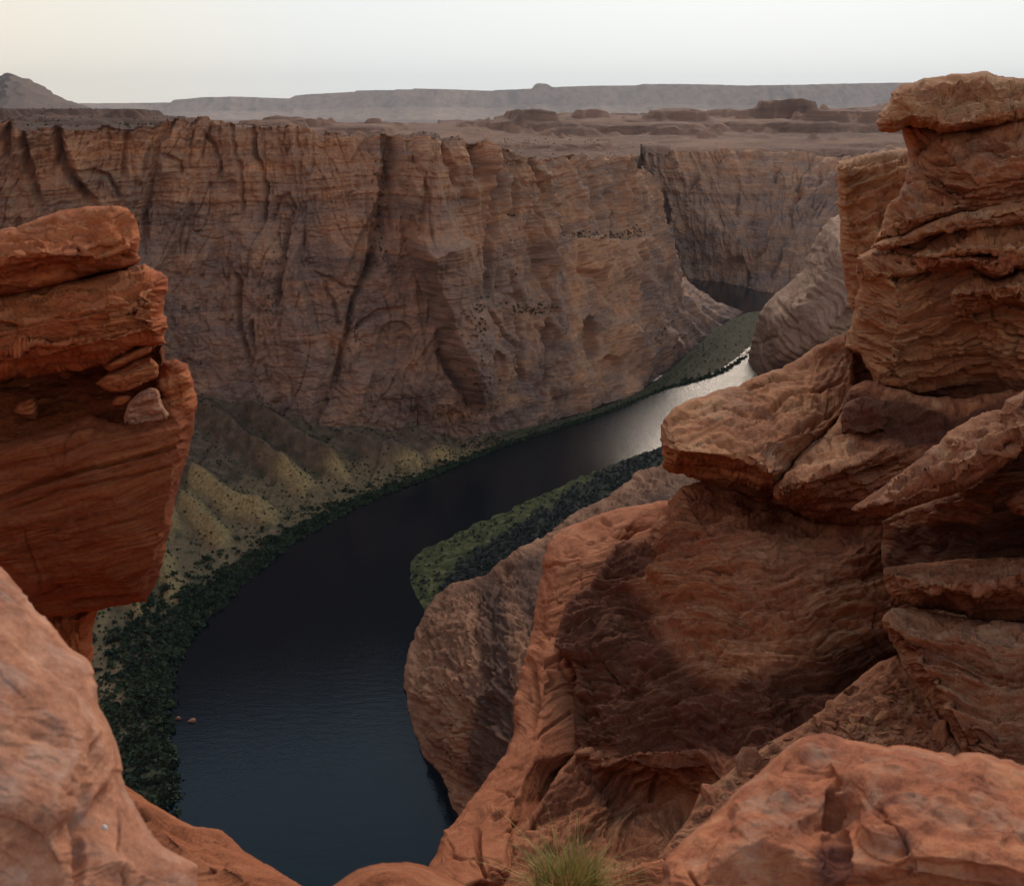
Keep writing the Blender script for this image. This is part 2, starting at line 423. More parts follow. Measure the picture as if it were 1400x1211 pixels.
    for k, (dep_, wv) in enumerate(st.get('joints', ())):   # thin wandering joints, mostly across the beds
        n_ = fbm(a/wv+13*k, b/wv, s/(wv*2.6)+5*k, 3, .45); on = sstep(0, .4, fbm(Vx/(wv*2)+k*3, Vy/(wv*2), Vz/(wv*2), 2))
        disp = disp - dep_*on*np.exp(-(n_/.035)**2)
        n_ = fbm(a/(wv*2.2)+3*k, b/(wv*2.2), s/(wv*.5)+15*k, 3, .45)
        disp = disp - .8*dep_*on*np.exp(-(n_/.04)**2)
    for (line, wd, dpt) in cracks:
        dd, _, par = seg_dist(px, py, line)
        wob = wd*(1+.45*fbm(px/17, py/17, px*0, 2))
        disp = disp - dpt*np.clip(1-dd/np.maximum(wob, .5), 0, 1)**.7*np.minimum(1, np.minimum(par, 1-par)*6+.3)
    for (line, wl_, wr_, hgt) in bumps:         # ridge line: rises over wl_ on the left, falls over wr_ on the right
        dd, sg, par = seg_dist(px, py, line)
        fall = np.where(sg < 0, np.clip(1-dd/wl_, 0, 1), np.clip(1-dd/wr_, 0, 1))
        disp = disp + hgt*fall*np.minimum(1, np.minimum(par, 1-par)*8+.2)
    stain_shade = np.zeros(len(V))
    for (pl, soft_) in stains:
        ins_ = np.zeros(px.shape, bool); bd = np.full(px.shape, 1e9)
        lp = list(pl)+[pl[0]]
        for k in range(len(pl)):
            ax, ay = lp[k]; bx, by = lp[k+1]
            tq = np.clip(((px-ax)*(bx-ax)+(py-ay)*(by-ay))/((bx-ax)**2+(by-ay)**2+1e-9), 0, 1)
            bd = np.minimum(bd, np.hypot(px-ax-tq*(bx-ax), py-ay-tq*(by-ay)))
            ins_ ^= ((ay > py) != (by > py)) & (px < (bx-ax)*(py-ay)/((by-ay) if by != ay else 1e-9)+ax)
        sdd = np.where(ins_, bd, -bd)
        stain_shade = np.maximum(stain_shade, np.clip(.5+.5*sdd/soft_, 0, 1))
    V = V + Nn*(disp*np.clip(.10+sdv/(1.15*ew), 0, 1))[:, None]
    # back
    nb = ins
    bi = np.arange(len(V)); cnt = nb.sum(); bi[nb] = len(V)+np.arange(cnt)
    bd_ = dp + ed*.3 + thick*np.sqrt(np.clip(1-(1-np.clip(sdv/(ew*2.5), 0, 1))**2, 0, 1))
    Vb = at(px, py, np.maximum(bd_, dp+.02*thick*np.clip(sdv/4, 0, 1)))[nb]
    VV = np.concatenate([V, Vb]); Q = np.concatenate([q, bi[q][:, ::-1]])
    sv = np.stack([a, b, s], -1)
    attrs = dict(strat=np.concatenate([sv, sv[nb]]), tone=np.concatenate([tone, tone[nb]]), stain_shade=np.concatenate([stain_shade, stain_shade[nb]]))
    me = mesh_np(name, VV, Q, attrs)
    return link(name, me, mat, parent)
# ------------------------------------------------------------------ canyon: talus, cliff, plateau
def resample(st, n):
    st = np.array(st, float); k = np.arange(len(st))
    # spacing by first two columns
    d = np.concatenate([[0], np.cumsum(np.hypot(np.diff(st[:, 0]), np.diff(st[:, 1])*.6)+1)])
    u = np.linspace(0, d[-1], n)
    return np.stack([np.interp(u, d, st[:, c]) for c in range(st.shape[1])], -1)

def smooth1(A, r):
    B = np.pad(A, ((r, r), (0, 0)), mode='edge'); k = np.ones(2*r+1)/(2*r+1)
    return np.stack([np.convolve(B[:, c], k, 'valid') for c in range(A.shape[1])], -1)

# foot of the cliff and river bank, left to right: bank px,py  foot px,py,z
FOOT = [(-420, 1500, -560, 556, 62), (150, 1320, -250, 556, 62), (262, 1118, -150, 557, 62), (238, 1010, -50, 558, 62), (243, 905, 60, 556, 62), (300, 838, 150, 554, 60),
        (400, 747, 270, 553, 56), (500, 691, 390, 582, 42), (600, 650, 500, 590, 32), (690, 611, 630, 602, 12), (790, 579, 755, 579, 4),
        (860, 556, 850, 550, 4), (900, 535, 903, 520, 7), (945, 527, 955, 474, 22), (1000, 510, 1003, 437, 20), (1022, 490, 1032, 430, 8), (1040, 470, 1060, 428, 5)]
# ------ talus slope
nu, nv = 900, 150
S = smooth1(resample(FOOT, nu), 14)
B = on_z(S[:, 0], S[:, 1], 0*S[:, 0]-1.5); F = on_z(S[:, 2], S[:, 3], S[:, 4])
v = np.linspace(0, 1.10, nv)
T = B[:, None, :]*(1-v)[None, :, None] + F[:, None, :]*v[None, :, None]
zz = np.where(v < .08, v*.6, .048+np.maximum(v-.08, 0)**1.25/(.92**1.25)*.952)
T[:, :, 2] = -1.5 + (F[:, 2]+1.5)[:, None]*zz[None, :]
V = T.reshape(-1, 3); vv = np.tile(v, nu)
px, py = pix(V); x, y, z = V.T
env = sstep(.06, .35, vv)*(1-.6*sstep(.85, 1, vv))
big = np.clip(S[:, 4], 0, 40)[:, None].repeat(nv, 1).ravel()/40
SPUR = [((267, 560), (330, 610), (440, 683), 9), ((330, 560), (400, 610), (485, 660), 9), ((248, 650), (310, 690), (388, 716), 8), ((240, 685), (280, 720), (312, 752), 7),
        ((460, 598), (500, 612), (585, 634), 6), ((545, 592), (580, 610), (622, 632), 5), ((215, 760), (230, 800), (235, 830), 5), ((150, 600), (210, 680), (240, 740), 8), ((90, 640), (150, 760), (200, 860), 8)]
dz = np.zeros(len(V)); crest = np.zeros(len(V))
for sp in SPUR:
    d, sg, par = seg_dist(px, py, sp[:3])
    g = np.clip(1-d/np.where(sg < 0, 26, 15), 0, 1)*np.minimum(1, (1-par)*5)*np.minimum(1, par*6+.2)
    dz = np.maximum(dz, 2.2*sp[3]*g); crest = np.maximum(crest, g)
dz = dz*sstep(.02, .2, vv)
gul = ridged(px/34.0+py/60.0, vv*.8, 0*px+3, 3)
dz = dz + env*big*(2.2*fbm(x/28, y/28, 0*x, 4) - 6.5*np.clip(gul-.3, 0, 1)) + env*.5*fbm(x/5, y/5, 0*x, 3) + sstep(.02, .1, vv)*.35*fbm(x/9, y/9, 0*x+4, 3) + 7*sstep(.75, 1.05, vv)*fbm(x/34, 0*y, 0*x+14, 3)*big
V[:, 2] += dz
right = sstep(905, 960, px)
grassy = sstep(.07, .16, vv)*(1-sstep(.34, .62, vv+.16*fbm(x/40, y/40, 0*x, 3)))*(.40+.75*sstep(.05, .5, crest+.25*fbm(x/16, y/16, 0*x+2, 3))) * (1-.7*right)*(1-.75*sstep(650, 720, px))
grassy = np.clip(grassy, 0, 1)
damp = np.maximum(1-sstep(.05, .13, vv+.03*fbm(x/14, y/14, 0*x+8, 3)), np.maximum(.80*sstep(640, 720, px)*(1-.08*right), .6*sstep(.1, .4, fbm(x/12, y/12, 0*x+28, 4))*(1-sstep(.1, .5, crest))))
M_talus = bpy.data.materials.new('talus'); nt, N, L = nodes(M_talus)
o_ = N.new('ShaderNodeOutputMaterial'); b_ = N.new('ShaderNodeBsdfPrincipled'); b_.inputs['Roughness'].default_value = .95; b_.inputs['Specular IOR Level'].default_value = .1
L.new(b_.outputs[0], o_.inputs[0])
def nz(scale, det=6, ro=.6):
    g = N.new('ShaderNodeNewGeometry'); n = N.new('ShaderNodeTexNoise'); n.inputs['Scale'].default_value = scale; n.inputs['Detail'].default_value = det; n.inputs['Roughness'].default_value = ro
    L.new(g.outputs['Position'], n.inputs['Vector']); return n.outputs['Fac']
def ramp_(fac, els):
    cr = N.new('ShaderNodeValToRGB'); L.new(fac, cr.inputs[0]); el = cr.color_ramp.elements
    while len(el) < len(els): el.new(.5)
    for e, (p, c) in zip(el, els): e.position = p; e.color = (*c, 1)
    return cr.outputs[0]
def mixc(f, a, b):
    n = N.new('ShaderNodeMix'); n.data_type = 'RGBA'; L.new(f, n.inputs[0]); L.new(a, n.inputs[6]); L.new(b, n.inputs[7]); return n.outputs[2]
def attrf(nm):
    a = N.new('ShaderNodeAttribute'); a.attribute_name = nm; return a.outputs['Fac']
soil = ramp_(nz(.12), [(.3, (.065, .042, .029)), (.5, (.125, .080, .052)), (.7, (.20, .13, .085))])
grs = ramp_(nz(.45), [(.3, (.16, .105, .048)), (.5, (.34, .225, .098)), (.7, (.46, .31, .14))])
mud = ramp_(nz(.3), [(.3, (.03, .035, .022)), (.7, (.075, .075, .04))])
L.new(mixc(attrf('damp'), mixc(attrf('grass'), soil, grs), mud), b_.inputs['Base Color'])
bp = N.new('ShaderNodeBump'); bp.inputs['Strength'].default_value = .8; bp.inputs['Distance'].default_value = .8; L.new(nz(.8, 5, .7), bp.inputs['Height']); L.new(bp.outputs[0], b_.inputs['Normal'])
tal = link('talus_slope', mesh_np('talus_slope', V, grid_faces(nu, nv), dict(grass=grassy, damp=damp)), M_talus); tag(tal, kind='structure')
TAL = V.reshape(nu, nv, 3); TALV = v; TALCREST = crest.reshape(nu, nv); TALG = grassy.reshape(nu, nv)

# ------ generic cliff curtain
def cliff(name, FT, RM, nu, nv, prof, outward, feat, mat, strat_n=(0.03, 0.0, 1.0), sm=9, flare=0):
    """FT, RM: (nu,3) foot and rim curves; surface displaced along its normal by feat(px,py,v,V)"""
    FT = smooth1(FT, sm); RM = smooth1(RM, sm)
    v = np.linspace(0, 1, nv)
    h = prof(v)
    w_ = sstep(858, 884, pix(RM)[0])*flare; hh = (1-w_)[:, None]*h[None, :] + w_[:, None]*(1-(1-v)**2.8)[None, :]
    V = FT[:, None, :]*(1-hh)[:, :, None] + RM[:, None, :]*hh[:, :, None]
    V[:, :, 2] = FT[:, 2][:, None]*(1-v)[None, :] + RM[:, 2][:, None]*v[None, :]
    V = V.reshape(-1, 3); Q = grid_faces(nu, nv)
    Nn = vnormals(V, Q)
    tow = V-np.array([0, 0, CAMZ])
    if np.mean((Nn*tow).sum(1)) > 0: Nn = -Nn; Q = Q[:, ::-1]
    # broad normals, so grooves and buttresses stand straight out
    Ng = Nn.reshape(nu, nv, 3); Ng = np.repeat(Ng.mean(1)[:, None], nv, 1).reshape(-1, 3); Ng /= np.linalg.norm(Ng, axis=1)[:, None]
    px, py = pix(V); vv = np.tile(v, nu); uu = np.repeat(np.linspace(0, 1, nu), nv)
    arc = np.concatenate([[0], np.cumsum(np.linalg.norm(np.diff(FT[:, :2], axis=0), axis=1))]); aa = np.repeat(arc, nv)
    disp, dzz, tone, stain_shade = feat(px, py, vv, V, aa)
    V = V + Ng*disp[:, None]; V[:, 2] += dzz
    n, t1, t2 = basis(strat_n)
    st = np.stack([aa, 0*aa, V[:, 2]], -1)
    me = mesh_np(name, V, Q, dict(strat=st, tone=tone, stain_shade=stain_shade))
    o = link(name, me, mat); tag(o, kind='structure')
    return o, V.reshape(nu, nv, 3)

# main wall
RIMP = [(-620, 165, 760), (-250, 167, 745), (0, 170, 775), (87, 175, 800), (173, 174, 830), (215, 170, 850), (239, 160, 858), (302, 165, 868), (322, 170, 868), (413, 171, 872), (480, 179, 872), (530, 184, 885), (574, 187, 880),
        (606, 192, 885), (644, 193, 915), (682, 199, 940), (688, 212, 965), (740, 219, 1010), (790, 210, 1090), (834, 216, 1160), (869, 225, 1220), (880, 236, 1290), (884, 240, 1420)]
FTP = [(-560, 556, 62), (-250, 556, 62), (-60, 557, 62), (20, 557, 62), (110, 555, 61), (150, 554, 60), (170, 554, 60), (250, 553, 57), (290, 556, 54), (400, 583, 41), (480, 589, 34), (530, 592, 28), (574, 596, 20),
       (606, 601, 14), (644, 602, 11), (682, 597, 7), (700, 594, 5), (770, 575, 4), (840, 552, 4), (890, 525, 6), (940, 485, 15), (1003, 437, 20), (1010, 428, 18)]
R_ = np.array(RIMP, float); F_ = np.array(FTP, float)
seglen = np.hypot(np.diff(R_[:, 0]), np.diff(F_[:, 0]))+8
uu_ = np.concatenate([[0], np.cumsum(seglen)]); nuW, nvW = 1150, 430
us = np.linspace(0, uu_[-1], nuW)
Ri = np.stack([np.interp(us, uu_, R_[:, c]) for c in range(3)], -1); Fi = np.stack([np.interp(us, uu_, F_[:, c]) for c in range(3)], -1)
RIM = at_y(Ri[:, 0], Ri[:, 1], Ri[:, 2]); FT = on_z(Fi[:, 0], Fi[:, 1], Fi[:, 2]-6)

# gullies: polyline (px), half width px, depth m ; buttress edges: polyline, rise left px, fall right px, metres
GUL = [([(536, 180), (529, 240), (524, 300), (508, 360), (496, 392)], 12, 12), ([(515, 340), (500, 380), (480, 424), (472, 470), (448, 540), (422, 592)], 6, 9),
       ([(341, 172), (346, 210), (356, 254), (355, 285), (347, 322)], 5, 9), ([(237, 160), (218, 199), (205, 261), (198, 285), (196, 360)], 7, 10),
       ([(318, 172), (328, 255), (326, 292)], 4, 6), ([(280, 186), (292, 196), (298, 222), (297, 251)], 4, 6), ([(226, 214), (246, 222), (250, 240)], 4, 5),
       ([(362, 300), (372, 268), (388, 264), (398, 285)], 4, 5), ([(382, 300), (384, 355), (378, 398), (372, 442)], 6, 8), ([(321, 378), (324, 441), (341, 503)], 5, 8), ([(342, 440), (344, 480), (342, 505)], 4, 6),
       ([(602, 196), (613, 235), (617, 258)], 6, 9), ([(641, 195), (647, 228), (653, 246)], 10, 13), ([(682, 220), (672, 280), (664, 340), (657, 425)], 8, 12),
       ([(682, 205), (680, 240), (678, 256)], 5, 8), ([(720, 219), (733, 250), (760, 300), (767, 318)], 5, 9), ([(705, 250), (733, 300), (752, 350), (760, 380)], 6, 9), ([(694, 250), (693, 300)], 6, 9),
       ([(782, 222), (795, 255), (804, 290)], 5, 9), ([(826, 265), (838, 290), (846, 322)], 4, 7), ([(805, 225), (818, 270), (822, 310)], 3, 5), ([(856, 232), (862, 270), (866, 300)], 4, 6), ([(845, 228), (850, 262)], 3, 5),
       ([(827, 328), (831, 380)], 4, 6), ([(788, 370), (810, 378), (825, 405)], 5, 7), ([(873, 340), (884, 390), (893, 447)], 7, 12), ([(655, 425), (690, 470), (715, 530)], 6, 8),
       ([(700, 440), (706, 480), (702, 520)], 5, 6), ([(745, 440), (742, 500), (735, 560)], 6, 8), ([(600, 480), (622, 530), (646, 566)], 9, 12), ([(430, 372), (470, 395), (510, 392)], 3, 4), ([(470, 460), (520, 425), (556, 418)], 4, 5),
       ([(440, 380), (455, 420), (465, 450)], 4, 5), ([(28, 178), (36, 230), (60, 290)], 9, 10), ([(78, 178), (84, 220), (112, 262), (128, 282)], 9, 11), ([(5, 180), (8, 220)], 7, 8), ([(100, 230), (150, 240), (170, 280)], 4, 6),
       ([(148, 182), (150, 208)], 2, 3), ([(172, 182), (172, 250)], 5, 6), ([(905, 330), (925, 390), (950, 440)], 5, 9), ([(560, 200), (572, 260), (568, 320)], 4, 5), ([(690, 372), (700, 420)], 4, 5), ([(725, 340), (740, 395), (758, 440)], 5, 6)]
BUT = [([(546, 184), (556, 250), (566, 330), (580, 370)], 12, 70, 20), ([(568, 320), (588, 380), (612, 470), (648, 568)], 14, 80, 26), ([(700, 246), (722, 290), (745, 350), (765, 390)], 14, 12, 9), ([(737, 226), (755, 275), (770, 315)], 12, 10, 8), ([(778, 216), (792, 250), (806, 290)], 12, 12, 8),
       ([(812, 222), (830, 270), (848, 320)], 14, 12, 7), ([(866, 236), (880, 290), (893, 330), (925, 400)], 16, 20, 10), ([(238, 165), (222, 200), (212, 250)], 14, 30, 8), ([(660, 200), (668, 240)], 15, 10, 9),
       ([(860, 330), (880, 390), (900, 450), (935, 490)], 26, 26, 12), ([(90, 190), (110, 235), (126, 270)], 10, 18, 7), ([(300, 168), (290, 190)], 30, 20, 4), ([(620, 195), (640, 260), (655, 300)], 12, 24, 7), ([(840, 430), (870, 470), (895, 500)], 30, 26, 10)]
ALC = [((806, 462), 17, 32, 12), ((836, 505), 20, 22, 7), ((745, 470), 12, 30, 5), ((375, 290), 16, 26, 3), ((660, 505), 18, 30, 5), ((540, 470), 26, 34, 4), ((742, 265), 9, 22, 6)]

def face(a, z, v, sd, sc=1.0):
    a = a/sc + sd*371.7; z = z/sc + sd*113.1
    d = 22*fbm(a/190, z/420, 0*a+1, 3)*sstep(0, .15, v)
    rake = a + .22*z
    upper = sstep(.45, .80, v)
    def saw(t, edge=.22):
        fr = t-np.floor(t); return np.where(fr < 1-edge, fr/(1-edge), (1-fr)/edge), np.floor(t)
    wa = 26*fbm(a/110, z/130, 0*a+81, 3)
    m1 = sstep(-.25, .25, fbm(a/150, z/170, 0*a+83, 2)); m2 = sstep(-.15, .3, fbm(a/90, z/100, 0*a+85, 2)); m3 = sstep(-.15, .3, fbm(a/60, z/80, 0*a+87, 2))
    s1, k1 = saw((a+.26*z+.7*wa)/74, .07); s2_, k2 = saw((a-.30*z+.8*wa)/47, .09); s3, k3 = saw((a+.10*z+.6*wa)/21, .14); s4, k4 = saw((a-.7*z+.5*wa)/60, .07)
    d = d + 11*s1*m1*(.5+h01(k1, 3)) + 6.5*s2_*m2*(.4+h01(k2, 4)) + (2.2+3.4*upper)*s3*m3*(.4+h01(k3, 5)) + 5*s4*(1-m1)*m3
    r1 = ridged(rake/46, z/260, 0*a+2, 2); r2 = ridged((a-.1*z)/19, z/120, 0*a+6, 2); r3 = ridged((a+.05*z)/8.5, z/60, 0*a+9, 2)
    pm = sstep(-.1, .4, fbm(a/120, z/120, 0*a+40, 2))
    d = d - (3+8*pm)*np.clip(r1-.6, 0, 1)*1.5 - (2+6*upper)*np.clip(r2-.6, 0, 1)*(.2+pm)*1.4 - 3.6*np.clip(r3-.6, 0, 1)*(.15+upper)
    # beds, only in places
    s = z - .03*a + 6*fbm(a/130, z/130, 0*a+3, 2)
    bp_ = sstep(-.05, .35, fbm(a/100, z/45, 0*a+91, 3))
    h1, g1, t1 = bedding(s, a, 0*a, 30, 70, .10, 3); h2, g2, t2 = bedding(s, a, 0*a, 8, 34, .2, 11); h3, g3, t3 = bedding(s, a, 0*a, 2.8, 18, .3, 23)
    sx = z*.75 - .55*a + 10*fbm(a/90, z/90, 0*a+13, 2)
    h4, g4, t4 = bedding(sx, a, 0*a, 13, 30, .18, 31)
    slab = sstep(0, .4, fbm(a/70, z/50, 0*a+21, 3))
    d = d + 1.5*h1 + (.25*bp_+1.1*upper)*h2 + (.12*bp_+.7*upper)*h3 + 1.3*h4*slab*(1-.4*upper) - .5*g1*bp_ - (.2*bp_+.5*upper)*g2 - .5*g4*slab
    pl = fbm(a/34, z/44, 0*a+50, 3)*4; d = d + 2.2*(np.floor(pl)+sstep(.85, 1, pl-np.floor(pl)))/2
    pl2 = fbm(a/11+z/40, z/14, 0*a+57, 2)*4; d = d + .55*(np.floor(pl2)+sstep(.8, 1, pl2-np.floor(pl2)))
    d = d + 1.5*fbm(a/13, z/13, 0*a+7, 4) + .55*fbm(a/3.2, z/3.2, 0*a+19, 2)
    # thin joints that wander, steep ones most
    for (u_, w_, wid, dep, k_) in (((a-.05*z)/26, z/95, .030, 4.0, 1), ((a+.45*z)/34, (z-.45*a)/170, .024, 2.6, 2), ((a-.35*z)/38, (z+.35*a)/180, .024, 2.4, 3), (a/12, z/46, .045, 1.8, 4), (a/70, z/20, .04, 1.5, 5), ((a+.2*z)/7, z/24, .07, .8, 6)):
        n_ = fbm(u_+k_*9.1, w_, 0*a+k_*5.3, 3, .45)
        on = sstep(-.15, .3, fbm(a/60+k_*3, z/60, 0*a+k_*2.2, 2))
        d = d - dep*on*np.exp(-(n_/wid)**2)
    return d*sc, t1, t2, t3

def feat_wall(px, py, v, V, a):
    x, y, z = V.T
    # wander so the lines are not drawn with a ruler
    wx = px + 5*fbm(px/40, py/40, 0*px, 3) + 1.6*fbm(px/9, py/9, 0*px+5, 2); wy = py + 5*fbm(px/45, py/45, 0*px+9, 2)
    d, t1, t2, t3 = face(a, z, v, 0)
    upper = sstep(.45, .80, v)
    for line, w, dp in GUL:
        dd, sg, par = seg_dist(wx, wy, line)
        t = np.clip(1-dd/(w*1.0), 0, 1)
        d = d - dp*1.35*t**.8*np.minimum(1, (1-par)*4+.25)*np.minimum(1, par*6+.5)
    for line, wl, wr, hg in BUT:
        dd, sg, par = seg_dist(wx, wy, line)
        t = np.where(sg > 0, np.clip(1-dd/wl, 0, 1), np.clip(1-dd/wr, 0, 1))
        d = d + 1.2*hg*t*np.minimum(1, (1-par)*5+.1)*np.minimum(1, par*5+.3)
    for (cx, cy), rx, ry, dp in ALC:
        q = ((wx-cx)/rx)**2+((wy-cy)/ry)**2
        d = d - dp*1.4*sstep(1.05, .7, q)
    # light bench standing proud low on the right
    step = sstep(0, 6, wy-(322+.02*(px-820)))*sstep(765, 785, px)*(1-sstep(872, 892, px))
    d = d + 11*step*(1-sstep(.0, .3, (wy-330)/300)*.8)
    # foot spreads out
    nq = fbm(a/22, 0*a, 0*a+33, 3)*3; dz = 2.2*(np.floor(nq)+sstep(.7, 1, nq-np.floor(nq)))*sstep(.86, 1, v) + 1.3*fbm(a/7, 0*a, 0*a+35, 2)*sstep(.93, 1, v)
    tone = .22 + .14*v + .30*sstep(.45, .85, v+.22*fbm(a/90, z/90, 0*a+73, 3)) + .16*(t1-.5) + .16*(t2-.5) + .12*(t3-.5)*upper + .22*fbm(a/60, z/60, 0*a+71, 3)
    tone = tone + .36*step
    # desert varnish: streaks hanging from the rim and out of joints
    stv = fbm(a/9, z/150, 0*a+61, 4)*.6 + fbm(a/3, z/70, 0*a+63, 2)*.3
    band = sstep(.98, .8, v)*sstep(.25, .6, v+.25*fbm(a/40, 0*a, 0*a+65, 2))
    stain_shade = np.clip(stv*1.7*band*sstep(-.1, .3, fbm(a/70, z/200, 0*a+67, 2)) , 0, .62)
    for (x0, y0, w, hgt) in [(35, 215, 26, 45), (75, 210, 20, 40), (533, 225, 14, 60), (648, 215, 8, 32), (205, 250, 14, 70), (737, 235, 10, 22), (590, 430, 26, 120)]:  # dark ellipses paint shade into the gullies and the buttress's left face
        q = ((wx-x0)/w)**2+((wy-y0)/hgt)**2
        stain_shade = np.maximum(stain_shade, .55*sstep(1.3, .3, q)*(.7+.6*fbm(a/6, z/40, 0*a+69, 3)))
    return d, dz, tone, stain_shade

prof = lambda v: .22*v**.8 + .50*v**2.2 + .28*v**1.0
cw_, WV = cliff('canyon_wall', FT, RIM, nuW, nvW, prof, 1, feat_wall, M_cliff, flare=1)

# back wall of the next bend
RB = [(800, 214, 2150), (870, 216, 2130), (890, 211, 2080), (925, 209, 2030), (980, 205, 2010), (1080, 200, 1990), (1150, 202, 1960), (1240, 206, 1930), (1400, 208, 1900), (1700, 208, 1850)]
FB = [(800, 372, 0), (870, 374, 0), (900, 378, 0), (948, 384, 0), (990, 390, 0), (1017, 395, 0), (1048, 404, 0), (1120, 408, 0), (1300, 410, 0), (1600, 410, 0)]
R_ = np.array(RB, float); F_ = np.array(FB, float); q = np.linspace(0, len(RB)-1, 620); k = np.arange(len(RB))
RIMB = np.stack([np.interp(q, k, R_[:, c]) for c in range(3)], -1); FTB = np.stack([np.interp(q, k, F_[:, c]) for c in range(3)], -1)
RIMB = at_y(RIMB[:, 0], RIMB[:, 1], RIMB[:, 2]); FTB = on_z(FTB[:, 0], FTB[:, 1], FTB[:, 2]-4)
GULB = [([(1092, 235), (1085, 280), (1078, 320)], 6, 16), ([(1070, 330), (1062, 360), (1052, 385)], 4, 12), ([(1128, 300), (1110, 345)], 4, 10), ([(955, 235), (938, 262)], 5, 12), ([(905, 255), (903, 330), (920, 380)], 12, 26), ([(1062, 225), (1056, 250)], 5, 12),
        ([(1010, 240), (1004, 300)], 5, 10), ([(1065, 300), (1045, 340), (1030, 356)], 4, 9), ([(1118, 215), (1122, 255)], 5, 10)]
def feat_back(px, py, v, V, a):
    x, y, z = V.T
    wx = px + 7*fbm(px/25, py/25, 0*px, 4); wy = py + 3*fbm(px/30, py/30, 0*px+9, 2)
    d, t1, t2, t3 = face(a, z, v, 1, 1.35); d = d + 22*fbm(a/260, z/500, 0*a+5, 3)
    up = sstep(.4, .8, v)
    for line, w, dp in GULB:
        dd, sg, par = seg_dist(wx, wy, line); d = d - dp*np.clip(1-dd/(w*.8), 0, 1)*np.minimum(1, (1-par)*3+.05)*np.minimum(1, par*3+.05)
    # arched alcove
    q = ((wx-1003)/22)**2+((wy-380)/26)**2
    d = d - 16*sstep(1.1, .9, q)
    dz = 5*fbm(a/50, 0*a, 0*a+33, 3)*sstep(.9, 1, v)
    tone = .38 + .22*v + .2*(t1-.5)+.15*(t2-.5)+.2*fbm(a/80, z/80, 0*a+71, 3)
    stv = fbm(a/16, z/220, 0*a+61, 4)
    stain_shade = np.clip(1.5*stv*sstep(.55, .8, v)*sstep(-.1, .3, fbm(a/100, 0*a, 0*a+3, 2)), 0, .6)
    return d, dz, tone, stain_shade
cb_, WB = cliff('far_canyon_wall', FTB, RIMB, 620, 260, prof, 1, feat_back, M_cliff)

# dark bank in front of the far wall
# ------ far desert: one sheet from the rims to beyond the mesa
cols = np.concatenate([np.arange(-700, 877, 2.0), np.arange(876, 2000, 2.0)]); nr = 430; SPLIT = len(np.arange(-700, 877, 2.0))
def rimline(Wt):
    e = Wt[:, -1]; ex, ey = pix(e); o = np.argsort(ex, kind='stable'); return ex[o], e[o, 1], e[o, 2]
mx_, my_, mz_ = rimline(WV); bx2, by2, bz2 = rimline(WB)
sw = (np.arange(len(cols)) >= SPLIT).astype(float)
r0 = np.interp(cols, mx_, my_)*(1-sw)+np.interp(cols, bx2, by2)*sw
z0 = np.interp(cols, mx_, mz_)*(1-sw)+np.interp(cols, bx2, bz2)*sw
ring = 690*(41000/690)**np.linspace(0, 1, nr)
RR = np.maximum(ring[None, :], r0[:, None])
cc = np.repeat(cols[:, None], nr, 1)
X = np.zeros_like(RR); Y = RR
def yz(cx, cy, r): return at_y(np.asarray(cx, float), np.asarray(cy, float), r)[..., 2]
base = np.interp(RR, [700, 880, 940, 1010, 1200, 1700, 2000, 2300, 3500, 6000, 9000, 33000], [291, 288, 272, 257, 243, 240, 228, 232, 250, 222, 185, -60])
left = 1-sstep(330, 560, cc); base = base*(1-left)+left*np.interp(RR, [700, 900, 1300, 2000, 3000, 6000, 9000, 41000], [289, 287, 282, 271, 258, 220, 185, -60])
xr0 = (cc-W0/2)/FPX*(CP+SP*np.tan(math.radians(1.8)))
X = RR*xr0
dr_ = RR-r0[:, None]
base = base + 9*fbm(X/130, Y/130, 0*X+3, 4)*sstep(40, 250, dr_)*sstep(560, 680, cc) + 3*fbm(X/420, Y/420, 0*X+3, 4)*sstep(60, 700, dr_)
k_ = sstep(0, 55, dr_); Z = z0[:, None]*(1-k_)+base*k_ + .8*fbm(X/40, Y/40, 0*X, 3)*k_
base = Z.copy()
HIL = [  # distance, width in, width out, crest (px,py)
    (1500, 450, 600, [(-700, 150), (0, 148.5), (50, 147.5), (104, 147), (150, 148), (185, 149), (222, 153), (245, 160), (290, 170)]),
    (2600, 500, 500, [(330, 178), (381, 165), (416, 162), (450, 166), (480, 168), (512, 167), (535, 172), (570, 180)]),
    (1750, 260, 300, [(640, 205), (665, 192), (700, 188), (730, 190), (760, 186), (800, 188), (830, 193), (850, 206), (870, 225)]),
    (4600, 1700, 900, [(560, 190), (612, 181), (640, 176), (668, 171), (690, 160), (712, 154), (732, 151), (750, 156), (790, 158), (821, 156), (869, 160), (890, 155), (911, 150), (935, 148), (960, 152), (1007, 154), (1040, 150), (1060, 146), (1088, 140), (1114, 147), (1150, 146), (1197, 144), (1260, 145), (1500, 146), (2000, 148)]),
    (3000, 700, 500, [(840, 214), (880, 200), (905, 190), (940, 186), (990, 180), (1010, 186), (1040, 183), (1100, 186), (1240, 184), (1500, 186)]),
    (3700, 420, 500, [(560, 192), (640, 178), (700, 171), (830, 175), (950, 168), (1080, 171), (1250, 167), (1700, 168)]),
    (2500, 250, 350, [(690, 204), (760, 196), (860, 197), (940, 194), (1050, 196), (1240, 193), (1700, 194)]),
    (5600, 600, 700, [(600, 176), (760, 160), (900, 159), (1010, 156), (1150, 153), (1300, 152), (1700, 152)]),
    (6500, 900, 700, [(620, 178), (700, 170), (820, 166), (900, 168), (1000, 163), (1100, 160), (1300, 158), (1700, 158)])]
